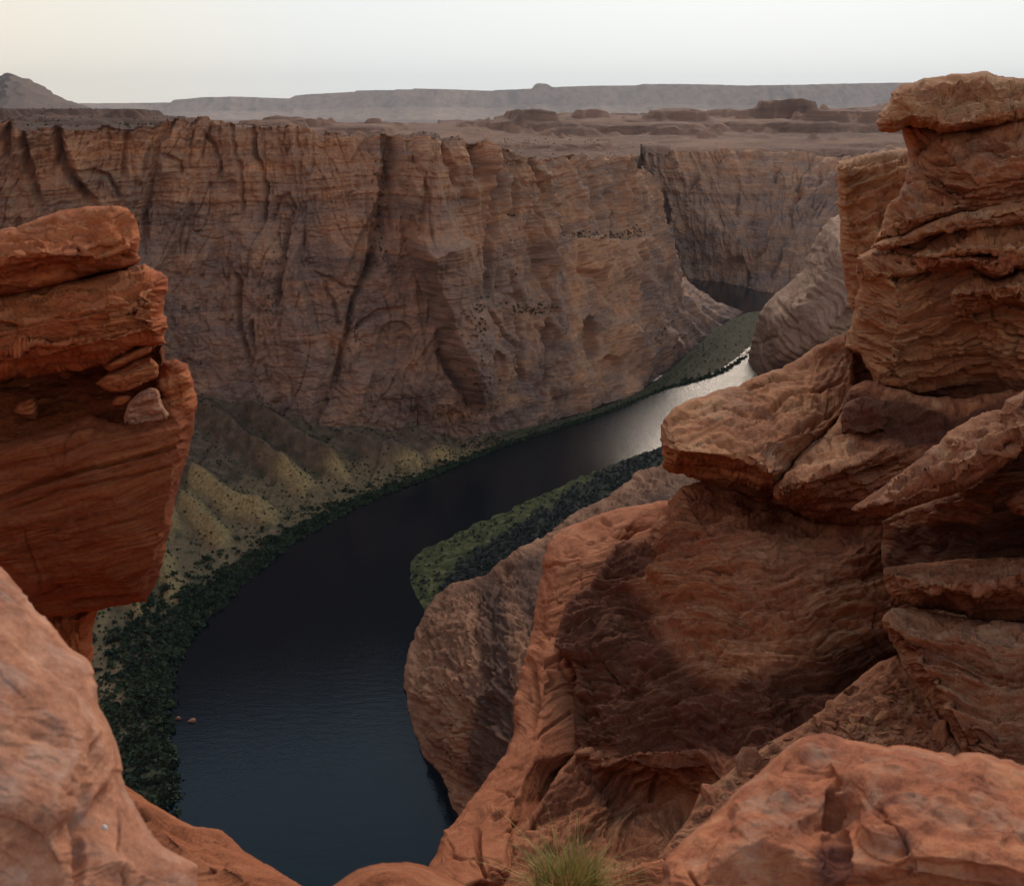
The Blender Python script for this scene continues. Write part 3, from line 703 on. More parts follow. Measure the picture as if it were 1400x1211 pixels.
for (r, wi, wo, cr) in HIL:
    cx = np.array([c[0] for c in cr], float); cy = np.array([c[1] for c in cr], float)
    zc = np.interp(cols, cx, yz(cx, cy, r), left=-500, right=-500)
    wob = 1+.10*fbm(X/500, Y/500, 0*X+r, 3)
    q = (RR*wob-r); g = np.where(q < 0, np.exp(-(q/wi)**2*1.4), np.exp(-(q/wo)**2*1.4))
    rough = fbm(X/(r*.06), Y/(r*.06), 0*X+r*.01, 4)
    g = g*sstep(5, 160, dr_); zn = base + (zc[:, None]-base)*g + .055*(r/45)*rough*8*g*(1-g)*4 + .42*(max(r-1100, 0)/45)*(ridged(X/(r*.06), Y/(r*.05), 0*X+r, 3)-.5+.4*ridged(X/(r*.018), Y/(r*.02), 0*X+r, 2))*sstep(0, .35, g)*(1-sstep(.75, 1, g)) + .5*rough
    th = r/140; tq = zn/th + .5*fbm(X/(r*.1), Y/(r*.1), 0*X+2, 2); zn = .45*zn + .55*th*(np.floor(tq)+sstep(.78, 1, tq-np.floor(tq))) - .25*th*0
    Z = np.maximum(Z, np.where(g > .02, zn, -999))
V = np.stack([X, Y, Z], -1).reshape(-1, 3)
# skirt under the rim
V.reshape(len(cols), nr, 3)[:, :, 2] -= 1.5*(dr_ < .01)
x, y, z = V.T
tn = .42+.5*fbm(x/300, y/300, 0*x, 4)+.3*fbm(x/1500, y/900, 0*x+30, 3)+.2*fbm(x/60, y/90, 0*x+3, 3)
stn = np.clip(.45*sstep(.1, .5, fbm(x/22, y/30, 0*x+4, 3))+.1+.25*fbm(x/200, y/260, 0*x+14, 2)-.12+.7*(1-sstep(200, 330, np.repeat(cols, nr))), 0, .9)
des = link('desert_plateau', mesh_np('desert_plateau', V, np.concatenate([grid_faces(SPLIT, nr), grid_faces(len(cols)-SPLIT, nr)+SPLIT*nr])[:, ::-1], dict(strat=np.stack([x, y, z], -1), tone=tn, stain_shade=stn)), M_hill); tag(des, kind='structure')
PLATEAU = V.reshape(len(cols), nr, 3)

# ------ mesa line and the peak
def skyline(name, crest, r, zfoot, setback, nu, nv, flute, cliffy, mat, seed, jit=0, bk_=1.0):
    cx = np.array([c[0] for c in crest], float); cy = np.array([c[1] for c in crest], float)
    q = np.linspace(cx[0], cx[-1], nu); yy = np.interp(q, cx, cy) + jit*fbm(q/18, 0*q, 0*q+seed, 4)
    rr = r*(1+.05*fbm(q/160, 0*q, 0*q+seed, 2))
    top = at_y(q, yy, rr); ft = at_y(q, yy, rr-setback); ft[:, 2] = zfoot
    v = np.linspace(0, 1, nv); h = np.where(v < cliffy, v/cliffy*.75, .75+(v-cliffy)/(1-cliffy)*.25)      # slope below, cliff above
    V = ft[:, None]*(1-h)[None, :, None]+top[:, None]*h[None, :, None]
    V[:, :, 2] = ft[:, 2][:, None]*(1-v)+top[:, 2][:, None]*v
    # top runs back and falls off behind
    bk = np.stack([top*1.0, top*1.0, top*1.0], 1); bk[:, 0, 1] += 700*bk_; bk[:, 1, 1] += 1500*bk_; bk[:, 2, 1] += 2400*bk_; bk[:, 0, 2] -= 4+400*(bk_ < 1); bk[:, 1, 2] -= 60+500*(bk_ < 1); bk[:, 2, 2] = zfoot-20
    V = np.concatenate([V, bk], 1); nv2 = nv+3
    x, y, z = V.reshape(-1, 3).T; vv = np.tile(np.concatenate([v, [1, 1, 1]]), nu)
    fl = flute*(ridged(x/(r*.030), z/(r*.05), 0*x+seed, 3)-.5)*1.6*sstep(.05, .3, vv) + flute*1.6*fbm(x/(r*.12), 0*x, 0*x+seed+3, 3) + flute*.5*fbm(x/(r*.008), z/(r*.01), 0*x+seed+3, 3)
    s = z+10*fbm(x/900, 0*x, 0*x, 2)
    h1, g1, t1 = bedding(s, x, y, 60, 900, .2, seed)
    W = V.reshape(-1, 3).copy(); W[:, 1] -= fl
    tn = .42+.3*fbm(x/700, z/1500, 0*x, 4)
    st = np.clip(.9*fbm(x/(r*.02), z/(r*.05), 0*x+8, 3)*sstep(.3, .6, vv), 0, .6)
    o = link(name, mesh_np(name, W, grid_faces(nu, nv2)[:, ::-1], dict(strat=W, tone=tn, stain_shade=st)), mat); tag(o, kind='structure')
MESA = [(60, 142), (107, 141.5), (180, 141), (236, 140.5), (239, 137), (262, 135), (281, 133), (330, 132.5), (395, 135), (402, 131), (440, 128), (486, 126), (488, 124), (540, 123.5), (542, 122.5), (563, 122.5), (565, 121), (620, 122.5), (674, 124.5), (678, 123.5), (727, 121.5), (731, 116), (735, 114), (748, 115), (755, 119.5), (807, 117.5), (870, 117), (880, 115), (940, 115), (1024, 117), (1100, 116), (1163, 114.5), (1232, 113), (1500, 111), (2100, 112)]
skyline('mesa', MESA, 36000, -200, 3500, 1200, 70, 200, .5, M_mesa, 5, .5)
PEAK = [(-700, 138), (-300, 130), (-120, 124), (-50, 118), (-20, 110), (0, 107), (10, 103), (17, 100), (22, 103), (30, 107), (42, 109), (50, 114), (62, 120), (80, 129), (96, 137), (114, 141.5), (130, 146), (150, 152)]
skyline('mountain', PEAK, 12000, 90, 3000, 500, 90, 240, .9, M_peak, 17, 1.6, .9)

# ------ river
M_water = bpy.data.materials.new('river_water'); nt, N, L = nodes(M_water)
o_ = N.new('ShaderNodeOutputMaterial'); b_ = N.new('ShaderNodeBsdfPrincipled')
b_.inputs['Base Color'].default_value = (.002, .007, .011, 1); b_.inputs['Roughness'].default_value = .06; b_.inputs['IOR'].default_value = 1.33
L.new(b_.outputs[0], o_.inputs[0])
g = N.new('ShaderNodeNewGeometry')
def wnoise(sc, rot, det):
    mp = N.new('ShaderNodeMapping'); mp.inputs['Scale'].default_value = sc; mp.inputs['Rotation'].default_value = (0, 0, rot)
    n = N.new('ShaderNodeTexNoise'); n.inputs['Scale'].default_value = 1; n.inputs['Detail'].default_value = det; L.new(g.outputs['Position'], mp.inputs[0]); L.new(mp.outputs[0], n.inputs['Vector']); return n.outputs['Fac']
w1 = wnoise((.55, 1.1, 1), .5, 3); w2 = wnoise((.10, .25, 1), .3, 3); patch = wnoise((.012, .02, 1), .6, 3)
mr = N.new('ShaderNodeMapRange'); mr.inputs[1].default_value = .35; mr.inputs[2].default_value = .65; mr.inputs[3].default_value = .35; L.new(patch, mr.inputs[0])
b1 = N.new('ShaderNodeBump'); b1.inputs['Strength'].default_value = 1; L.new(w1, b1.inputs['Height']); sx_ = N.new('ShaderNodeSeparateXYZ'); L.new(g.outputs['Position'], sx_.inputs[0])
mr3 = N.new('ShaderNodeMapRange'); mr3.inputs[1].default_value = 780; mr3.inputs[2].default_value = 1000; mr3.inputs[3].default_value = .10; mr3.inputs[4].default_value = .75; L.new(sx_.outputs[1], mr3.inputs[0])
mr5 = N.new('ShaderNodeMapRange'); mr5.inputs[1].default_value = 1230; mr5.inputs[2].default_value = 1420; mr5.inputs[3].default_value = 1; mr5.inputs[4].default_value = .08; L.new(sx_.outputs[1], mr5.inputs[0])
ml = N.new('ShaderNodeMath'); ml.operation = 'MULTIPLY'; L.new(mr3.outputs[0], ml.inputs[0]); L.new(mr5.outputs[0], ml.inputs[1]); L.new(ml.outputs[0], b1.inputs['Distance'])
mr4 = N.new('ShaderNodeMapRange'); mr4.inputs[1].default_value = 500; mr4.inputs[2].default_value = 1500; L.new(sx_.outputs[1], mr4.inputs[0])
rr_ = N.new('ShaderNodeValToRGB'); L.new(mr4.outputs[0], rr_.inputs[0]); el = rr_.color_ramp.elements
while len(el) < 4: el.new(.5)
for e_, (p_, c_) in zip(el, [(.20, .05), (.52, .20), (.68, .20), (.80, .05)]): e_.position = p_; e_.color = (c_, c_, c_, 1)
L.new(rr_.outputs[0], b_.inputs['Roughness'])
b2 = N.new('ShaderNodeBump'); b2.inputs['Distance'].default_value = .16; b2.inputs['Strength'].default_value = .6; L.new(w2, b2.inputs['Height']); L.new(b1.outputs[0], b2.inputs['Normal'])
L.new(b2.outputs[0], b_.inputs['Normal'])
Vq = np.array([[-2500, 40, 0], [2500, 40, 0], [2500, 3200, 0], [-2500, 3200, 0]], float)
tag(link('river', mesh_np('river', Vq, np.array([[0, 1, 2, 3]]), smooth=False), M_water), kind='structure')
Vq = np.array([[-46000, -300, -6], [46000, -300, -6], [46000, 46000, -6], [-46000, 46000, -6]], float)
tag(link('ground', mesh_np('ground', Vq, np.array([[0, 1, 2, 3]]), smooth=False), M_hill), kind='structure')

# ------ rim the photographer stands on and its cliff: unseen, built to shade lower rocks
xs = np.linspace(-700, 700, 281); prf = [(-260, 299.2), (-90, 298.8), (-20, 298.5), (-4, 298.4), (-.6, 298.25), (.7, 298.0), (1.1, 297.2), (1.5, 295.5), (2.2, 290), (4, 280), (9, 262), (30, 235), (60, 190), (90, 150), (150, 95), (230, 40), (290, -3)]
pz = np.array(prf); tq = np.linspace(0, len(prf)-1, 90); py_ = np.interp(tq, np.arange(len(prf)), pz[:, 0]); zz_ = np.interp(tq, np.arange(len(prf)), pz[:, 1])
bul = 2.0*np.clip(np.abs(xs)/12, 0, 1)*np.clip(np.abs(xs)-7, 0, 6)/6*1.0
V = np.zeros((len(xs), len(tq), 3)); V[:, :, 0] = xs[:, None]*(1+0*py_[None, :]); V[:, :, 1] = py_[None, :]+bul[:, None]*(py_ > -.7); V[:, :, 2] = zz_[None, :]
V = V.reshape(-1, 3); x, y, z = V.T
V[:, 1] += np.where((z < 296), np.clip((296-z)/40, 0, 1)*5*fbm(x/30, y/30, z/30, 3), 0)-np.clip((296-z)/40, 0, 1)*3
V[:, 2] += np.where(y < -2, .5*fbm(x/6, y/6, 0*x, 3), 0)
tag(link('unseen_rim_ground', mesh_np('unseen_rim_ground', V, grid_faces(len(xs), len(tq))[:, ::-1], dict(strat=V, tone=.4+0*x, stain_shade=0*x)), M_ridge), kind='structure')
# ------------------------------------------------------------------ near rocks
BD_O = [(.55, .19, 1.6, .06), (.17, .085, .8, .12), (.055, .032, .4, .25)]
ST_O = dict(n=(-.33, -.12, .94), beds=BD_O, warp=.20, wl=3.0, fb=((.05, 1.6, 4), (.014, .25, 3)), rg=((.03, .9, 2),), plates=((.06, .9), (.024, .3)), joints=((.10, 1.1), (.05, .45)), seed=1)
def st(base, **k):
    d = dict(base); d.update(k); return d

out = thing('rock_outcrop', 'tall tan and red layered sandstone outcrop on the right, crowned by an overhanging cap', 'rock outcrop', at(1150, 900, 13.5))
def root_fix(root):
    # children were modelled in world space: keep them there
    bpy.context.view_layer.update()
    inv = root.matrix_world.inverted()
    for c in root.children: c.matrix_parent_inverse = inv

relief('core', [(1262, 178, 18.4), (1740, 165, 17.5), (1740, 1300, 11.5), (1320, 1120, 12.5), (1230, 900, 15), (1000, 740, 18.6), (985, 700, 18.9), (990, 662, 18.9), (1040, 660, 18.8), (1120, 600, 18.6), (1150, 555, 18.6), (1162, 480, 18.6), (1190, 400, 18.6), (1205, 335, 18.6), (1240, 260, 18.5), (1250, 215, 18.4)], res=3, rough=0, edge=(8, .2), thick=2, style=st(ST_O, seed=2), mat=M_wall, parent=out)
# cap
relief('cap_rock', [(1196, 167, 17.1), (1204, 154), (1215, 140), (1217, 128), (1232, 115), (1263, 106, 17.6), (1301, 100), (1350, 96), (1371, 103), (1400, 107, 17.0), (1730, 112, 16.6), (1730, 190, 15.6), (1400, 166, 15.9), (1350, 175), (1312, 181, 16.3), (1284, 183), (1268, 174), (1239, 172, 16.8), (1228, 180), (1211, 181), (1200, 177, 17)],
       ctrl=[(1290, 120, 16.9), (1240, 140, 16.7), (1370, 125, 16.4), (1440, 135, 15.9)], crease=[[(1206, 165, 16.8), (1240, 160, 16.6), (1272, 160, 16.45), (1310, 168, 16.2), (1350, 160, 16.0), (1400, 150, 15.8), (1730, 150, 15.6)]],
       edge=(14, .5), thick=2.0, blur=2.5, style=st(ST_O, n=(-.10, -.05, .99), warp=.22, wl=.9, beds=[(.20, .07, .9, .18), (.07, .028, .5, .3)], fb=((.06, .8, 4),), rg=((.06, .5, 2),), seed=3), mat=M_outcrop, parent=out,
       cracks=[([(1274, 155), (1279, 182)], 4, .12), ([(1206, 150), (1240, 132), (1275, 135), (1300, 125)], 3, .07), ([(1200, 160), (1235, 148), (1268, 150)], 3, .08), ([(1320, 178), (1360, 160), (1400, 158)], 4, .1)])
relief('neck', [(1232, 166, 17.6), (1300, 172, 17.2), (1310, 230, 17.3), (1255, 262, 17.6), (1241, 240, 17.9), (1240, 205, 17.9)], edge=(14, .5), thick=2, style=st(ST_O, n=(.5, -.3, .8), seed=5), mat=M_outcrop, parent=out)
# slab at the back left
relief('back_slab', [(1144, 220, 20.6), (1168, 214), (1194, 209), (1236, 202, 20.4), (1260, 205, 19.5), (1262, 500, 18.5), (1180, 500, 19), (1166, 440, 20.2), (1158, 400), (1151, 350), (1149, 300), (1146, 250, 20.6)],
       crease=[[(1149, 228, 20.1), (1154, 300, 20.0), (1160, 345, 19.9), (1172, 420, 19.6), (1176, 470, 19.4)]], ctrl=[(1200, 235, 20), (1195, 300, 19.6), (1215, 330, 19)], edge=(5, .3), thick=3, blur=2,
       style=st(ST_O, beds=[(.8, .10, 2.4, .12), (.2, .05, .9, .2)], seed=6), mat=M_outcrop, parent=out, cracks=[([(1210, 233), (1236, 220)], 4, .25), ([(1165, 275), (1185, 282), (1208, 278)], 4, .12), ([(1160, 300), (1175, 330), (1185, 345)], 3, .1)])
# main tower
relief('tower', [(1243, 232, 17.4), (1254, 216), (1267, 204, 17.1), (1288, 184), (1329, 174, 16.6), (1371, 162), (1400, 156, 16.1), (1740, 158, 15.7), (1740, 560, 14.2), (1400, 545, 15.0), (1330, 560, 15.9), (1253, 545, 16.6), (1215, 532, 16.5), (1197, 526, 16.7), (1186, 505), (1176, 484, 17.0), (1153, 476, 17.4), (1157, 452, 17.4), (1163, 441, 17.3), (1168, 410), (1175, 393), (1170, 367, 17.2), (1173, 348, 17.3), (1194, 334), (1206, 303, 17.5), (1212, 282), (1228, 270), (1237, 248, 17.7)],
       crease=[[(1186, 372, 16.5), (1222, 392, 16.0), (1222, 440, 15.9), (1216, 500, 16.0)], [(1308, 432, 15.5), (1322, 455, 15.75), (1333, 485, 15.85), (1345, 530, 15.9)]],
       ctrl=[(1300, 215, 16.1), (1390, 195, 15.3), (1260, 260, 16.6), (1340, 250, 15.4), (1440, 240, 14.6), (1270, 300, 16.3), (1390, 310, 15.4), (1230, 350, 16.4), (1300, 370, 15.8), (1400, 400, 14.9), (1270, 450, 15.7), (1190, 450, 16.6), (1370, 460, 15.2), (1440, 470, 14.6), (1390, 520, 15.2)],
       edge=(12, .4), thick=4, blur=2, style=st(ST_O, beds=[(.62, .15, 1.8, .1), (.19, .06, .8, .18), (.06, .022, .4, .3)], seed=8), mat=M_outcrop, parent=out,
       cracks=[([(1243, 225), (1290, 215), (1330, 198), (1380, 188)], 5, .18), ([(1265, 240), (1290, 258), (1330, 265)], 6, .22), ([(1228, 462), (1280, 440), (1316, 420)], 4, .1), ([(1270, 400), (1310, 405)], 3, .06), ([(1350, 205), (1400, 212)], 4, .12)],
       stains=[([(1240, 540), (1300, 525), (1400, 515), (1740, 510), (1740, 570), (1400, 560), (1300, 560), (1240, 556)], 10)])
relief('tilted_slab', [(1194, 335, 16.9), (1206, 304), (1213, 283, 17.0), (1228, 270), (1242, 252, 16.9), (1264, 246, 16.5), (1288, 256), (1316, 266, 16.0), (1336, 276, 15.9), (1330, 288, 15.8), (1296, 298, 15.85), (1262, 309, 16.0), (1232, 326)],
       crease=[[(1200, 322, 16.5), (1240, 300, 16.05), (1290, 288, 15.75), (1330, 280, 15.7)]], ctrl=[(1250, 265, 16.4)], edge=(6, .25), thick=.8, blur=2, style=st(ST_O, beds=[(.16, .06, .8, .2), (.06, .025, .4, .3)], rg=((.08, .5, 2),), seed=9), mat=M_outcrop, parent=out,
       cracks=[([(1205, 318), (1232, 296), (1262, 290), (1300, 280)], 3, .07)])
relief('dark_wedge', [(1264, 238, 16.6), (1290, 256, 16.2), (1330, 262, 15.8), (1340, 278, 15.75), (1325, 277, 15.9), (1290, 268, 16.3)], edge=(4, .2), thick=.5, style=st(ST_O, beds=[(.1, .04, .5, .2)], seed=19), mat=M_slab, parent=out)
relief('sloping_band', [(1189, 342, 16.6), (1197, 332), (1235, 322, 16.2), (1262, 308), (1296, 296, 15.7), (1345, 284, 15.3), (1400, 274, 14.9), (1740, 258, 14.5), (1740, 300, 14.3), (1400, 306, 14.7), (1340, 312, 15.0), (1300, 318, 15.3), (1255, 332, 15.8), (1215, 342, 16.2)],
       crease=[[(1200, 334, 16.2), (1240, 326, 15.9), (1300, 301, 15.3), (1400, 280, 14.6), (1740, 265, 14.2)]], edge=(5, .18), thick=.8, blur=2, style=st(ST_O, beds=[(.12, .05, .9, .2), (.045, .02, .5, .3)], seed=10), mat=M_outcrop, parent=out)
relief('top_ledge', [(1244, 350, 16.1), (1290, 318, 15.9), (1345, 306, 15.5), (1400, 300, 15.1), (1740, 295, 14.6), (1740, 350, 14.0), (1400, 352, 14.4), (1340, 348, 14.7), (1290, 352, 15.1), (1262, 354, 15.5)],
       crease=[[(1250, 347, 15.5), (1300, 338, 14.95), (1340, 340, 14.6), (1400, 342, 14.3), (1740, 340, 13.9)]], ctrl=[(1330, 322, 15.2), (1400, 318, 14.8)], edge=(5, .2), thick=.7, blur=2, style=st(ST_O, n=(-.15, 0, .98), beds=[(.10, .05, .5, .25), (.04, .02, .3, .3)], rg=((.14, .45, 3),), seed=11), mat=M_outcrop, parent=out)
relief('orange_ledge', [(1243, 351, 15.9), (1266, 352), (1300, 353, 15.2), (1345, 351, 14.8), (1400, 352, 14.5), (1740, 352, 14.1), (1740, 392, 14.2), (1400, 370, 14.6), (1388, 366), (1387, 374, 14.7), (1362, 382, 14.8), (1345, 374), (1330, 364, 15.1), (1300, 371, 15.4), (1266, 370, 15.7), (1252, 362)],
       crease=[[(1250, 356, 15.5), (1300, 358, 15.0), (1330, 357, 14.7), (1360, 366, 14.45), (1388, 358, 14.35), (1740, 368, 13.9)]], edge=(5, .2), thick=.8, blur=2, style=st(ST_O, n=(-.02, -.2, .98), beds=[(.14, .04, .9, .2), (.05, .015, .5, .3)], seed=12), mat=M_ridge, parent=out)
relief('left_ledges', [(1172, 352, 16.9), (1192, 344, 16.6), (1225, 346, 16.2), (1246, 352, 15.9), (1268, 372, 15.6), (1240, 380, 15.8), (1205, 378, 16.2), (1180, 384, 16.6), (1170, 374, 16.9)], edge=(6, .25), thick=.8, blur=2, style=st(ST_O, n=(-.2, -.2, .95), beds=[(.10, .07, .6, .2), (.04, .02, .3, .3)], seed=13), mat=M_outcrop, parent=out)
relief('jutting_block', [(1296, 402, 15.3), (1308, 388, 15.2), (1338, 374, 15.1), (1368, 381, 14.8), (1392, 368, 14.7), (1740, 372, 14.3), (1740, 436, 14.0), (1400, 420, 14.5), (1372, 416, 14.7), (1340, 428, 15.1), (1318, 434, 15.3), (1300, 420, 15.4)],
       crease=[[(1302, 404, 14.9), (1340, 398, 14.6), (1390, 392, 14.3), (1740, 398, 13.9)]], edge=(8, .3), thick=1, blur=2, style=st(ST_O, beds=[(.15, .08, .7, .2), (.05, .03, .3, .3)], rg=((.1, .5, 2),), seed=14), mat=M_outcrop, parent=out)
# overhanging ledge
relief('overhanging_ledge', [(902, 601, 16.5), (902, 580, 16.8), (909, 571), (932, 552, 17.3), (962, 542), (1010, 528, 18.0), (1034, 515), (1069, 504, 18.4), (1093, 489), (1128, 468, 18.9), (1156, 456, 19.2), (1172, 480, 18.6), (1170, 540, 17.6), (1160, 556, 17.0), (1142, 576, 16.3), (1093, 622, 15.6), (1066, 662, 15.5), (1056, 682, 16.4), (1034, 681, 16.6), (989, 670, 17.0), (965, 660, 17.2), (934, 647, 17.2), (907, 641, 17.0), (904, 620, 16.6)],
       crease=[[(905, 608, 15.9), (930, 618, 15.5), (962, 620, 15.25), (1000, 624, 14.9), (1031, 632, 14.6), (1052, 648, 14.6)]],
       ctrl=[(960, 575, 16.5), (1010, 570, 16.4), (1060, 560, 16.6), (1110, 530, 17.3), (1050, 600, 15.4), (1000, 600, 15.6), (1100, 590, 15.8), (1030, 665, 15.9), (960, 640, 16.4)],
       edge=(9, .35), thick=2.5, blur=2, style=st(ST_O, n=(-.26, -.05, .96), beds=[(.34, .07, 1.6, .12), (.11, .035, .8, .2), (.04, .018, .4, .3)], rg=((.03, .7, 3),), plates=((.03, 1.0), (.014, .3)), joints=((.05, .8),), seed=15), mat=M_outcrop, parent=out,
       cracks=[([(1045, 560), (1080, 535), (1120, 530), (1160, 517)], 4, .15), ([(960, 598), (1010, 610), (1060, 600), (1100, 580)], 3, .07), ([(1075, 595), (1110, 575), (1150, 552)], 5, .22), ([(990, 558), (1030, 565), (1080, 555)], 3, .07), ([(912, 603), (930, 601)], 3, .1), ([(1010, 530), (1060, 515), (1100, 512)], 3, .1)])
relief('wedge_block', [(1057, 676, 15.2), (1061, 660, 15.2), (1093, 622, 15.6), (1142, 578, 16.2), (1152, 560, 16.4), (1162, 530, 16.7), (1190, 520, 16.5), (1215, 528, 16.2), (1253, 540, 16.0), (1320, 545, 15.5), (1400, 530, 15.2), (1740, 520, 14.8), (1740, 700, 13.6), (1330, 712, 14.4), (1260, 716, 14.8), (1200, 719, 15.1), (1150, 719, 15.3), (1112, 716, 15.4), (1085, 700, 15.3)],
       crease=[[(1062, 674, 14.5), (1105, 658, 14.35), (1150, 641, 14.4), (1200, 614, 14.7), (1290, 590, 14.8), (1400, 560, 14.3), (1740, 548, 13.9)], [(1150, 600, 15.7), (1180, 606, 15.5), (1215, 600, 15.4), (1260, 575, 15.5)]],
       ctrl=[(1110, 632, 15.1), (1175, 560, 16.0), (1215, 565, 15.7), (1130, 700, 14.9), (1200, 690, 14.8), (1180, 660, 14.55), (1300, 650, 14.4)],
       edge=(7, .3), thick=3, blur=2, style=st(ST_O, n=(-.38, .2, .90), beds=[(.5, .07, 2.2, .1), (.13, .03, 1.0, .2), (.045, .014, .5, .3)], fb=((.05, 1.6, 4), (.012, .25, 3)), rg=((.04, .9, 2),), seed=16), mat=M_wall, parent=out,
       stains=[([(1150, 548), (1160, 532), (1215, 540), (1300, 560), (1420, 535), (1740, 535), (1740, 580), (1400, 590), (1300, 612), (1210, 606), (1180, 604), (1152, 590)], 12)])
relief('dark_knob', [(1148, 575, 15.6), (1152, 556, 15.7), (1168, 545, 15.8), (1190, 542, 15.7), (1212, 548, 15.5), (1222, 570, 15.3), (1212, 592, 15.3), (1190, 603, 15.3), (1165, 602, 15.4), (1150, 592, 15.5)], edge=(14, .5), thick=.6, style=st(ST_O, beds=[(.12, .04, .5, .2)], rg=((.1, .35, 3),), seed=18), mat=M_wall, parent=out, stains=[([(1100, 500), (1300, 500), (1300, 640), (1100, 640)], 5)])
# lower wall
relief('lower_wall', [(926, 672, 17.8), (944, 662, 17.6), (968, 658, 17.5), (1034, 684, 16.7), (1114, 712, 15.8), (1197, 712, 15.3), (1330, 705, 14.6), (1740, 690, 13.8), (1740, 1010, 10.8), (1330, 1030, 10.8), (1200, 1040, 10.6), (1040, 1130, 9.9), (950, 1230, 9.2), (880, 1290, 8.5), (640, 1290, 8.4), (668, 1190, 10.4), (685, 1155, 10.9), (724, 1110, 11.8), (748, 1082, 12.4), (769, 1048, 13.0), (793, 1020, 13.6), (782, 985, 14.2), (784, 947, 14.5), (788, 923, 14.7), (776, 899, 15.0), (758, 881, 15.3), (765, 853, 15.7), (779, 818, 16.2), (807, 801, 16.5), (824, 769, 16.9), (842, 742, 17.3), (887, 731, 17.5), (905, 705, 17.8), (922, 676, 18.0)],
       crease=[[(905, 720, 16.4), (890, 790, 15.8), (935, 870, 14.1), (985, 900, 13.2), (1060, 880, 13.0)], [(790, 1030, 13.1), (850, 1035, 12.7), (960, 1040, 11.9), (1060, 1000, 11.6)], [(760, 1085, 12.4), (830, 1065, 12.9), (900, 1090, 12.7), (960, 1100, 11.9)]],
       ctrl=[(940, 690, 16.2), (965, 720, 15.4), (1020, 720, 15.2), (1010, 790, 14.2), (940, 790, 14.9), (1080, 760, 14.3), (1160, 760, 14.2), (1100, 840, 13.3), (1200, 830, 13.7), (1230, 900, 13.3), (1150, 930, 12.6), (1050, 940, 12.3), (950, 960, 12.8), (860, 850, 15.2), (850, 930, 14.0), (820, 900, 14.6), (830, 980, 13.5), (900, 1000, 12.9), (870, 1120, 12.4), (920, 1150, 11.4), (800, 1140, 11.6), (760, 1180, 10.6), (850, 1220, 9.8), (1300, 800, 14.2), (1400, 800, 14)],
       edge=(5, .12), thick=3, blur=2, style=st(ST_O, n=(-.20, .42, .88), beds=[(.55, .10, 2.4, .06), (.15, .065, 1.2, .12), (.05, .03, .6, .25)], warp=.38, wl=2.4, fb=((.05, 1.5, 4), (.014, .25, 3)), rg=((.02, .7, 3),), plates=((.05, 1.0), (.022, .32)), seed=21), mat=M_wall, parent=out,
       cracks=[([(945, 780), (975, 776), (1003, 786)], 3, .10), ([(905, 700), (930, 720), (925, 745)], 3, .1), ([(790, 955), (830, 948), (870, 940)], 4, .15), ([(770, 1052), (800, 1065), (850, 1062)], 4, .15), ([(1055, 690), (1110, 718), (1200, 722), (1300, 712)], 6, .25), ([(960, 1000), (1010, 985), (1080, 960)], 3, .08)],
       bumps=[([(940, 690), (925, 740), (900, 800)], 20, 30, .25)],
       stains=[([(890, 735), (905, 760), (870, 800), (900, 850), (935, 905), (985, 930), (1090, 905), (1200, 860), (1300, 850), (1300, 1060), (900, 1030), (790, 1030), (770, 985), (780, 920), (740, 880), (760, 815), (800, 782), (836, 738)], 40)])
relief('orange_shoulder', [(930, 672, 18.9), (914, 684, 19.1), (876, 690), (835, 698, 19.4), (793, 714), (782, 717, 19.2), (758, 731), (748, 745, 18.6), (741, 773), (734, 808, 17.5), (728, 860), (722, 885, 16.0), (712, 923), (704, 978, 14.5), (692, 1030), (668, 1058, 13.0), (648, 1086), (626, 1117, 11.7), (606, 1134), (598, 1159, 10.9), (588, 1178, 10.6), (570, 1220, 10), (560, 1300, 8.8), (760, 1300, 10.2), (900, 1300, 12.6), (1000, 1000, 15.5), (1000, 680, 18.6)],
       crease=[[(786, 722, 18.5), (768, 760, 17.5), (756, 815, 16.6), (748, 860, 15.8), (738, 900, 15.1), (740, 980, 13.9), (728, 1040, 12.8), (700, 1100, 11.7), (655, 1160, 10.7), (620, 1220, 9.7)], [(742, 905, 15.0), (780, 890, 15.2)]],
       ctrl=[(850, 720, 18.3), (810, 760, 17.5), (860, 760, 17.7), (780, 850, 16.0), (760, 950, 14.6), (770, 1030, 13.5), (690, 1180, 10.3), (950, 800, 17), (800, 1090, 14.5), (850, 1150, 13.8), (790, 1170, 12.6)],
       edge=(9, .4), thick=4, blur=2.5, style=st(ST_O, n=(-.12, .25, .95), beds=[(.7, .035, 3, .1), (.16, .014, 1.2, .2), (.05, .006, .5, .3)], warp=.3, wl=2.4, fb=((.06, 1.8, 4), (.012, .25, 3)), rg=((.03, 1.2, 2),), plates=((.006, .5),), seed=24), mat=M_ridge, parent=out,
       cracks=[([(818, 708), (834, 711)], 4, .12), ([(744, 905), (770, 892), (790, 885)], 5, .15), ([(728, 1010), (770, 980), (784, 970)], 3, .08), ([(735, 780), (760, 770), (775, 772)], 3, .08), ([(722, 895), (733, 960), (725, 1000)], 5, .12), ([(650, 1130), (655, 1175), (672, 1200)], 5, .15)],
       bumps=[([(728, 880), (715, 930), (708, 985)], 8, 14, .18)])
root_fix(out)

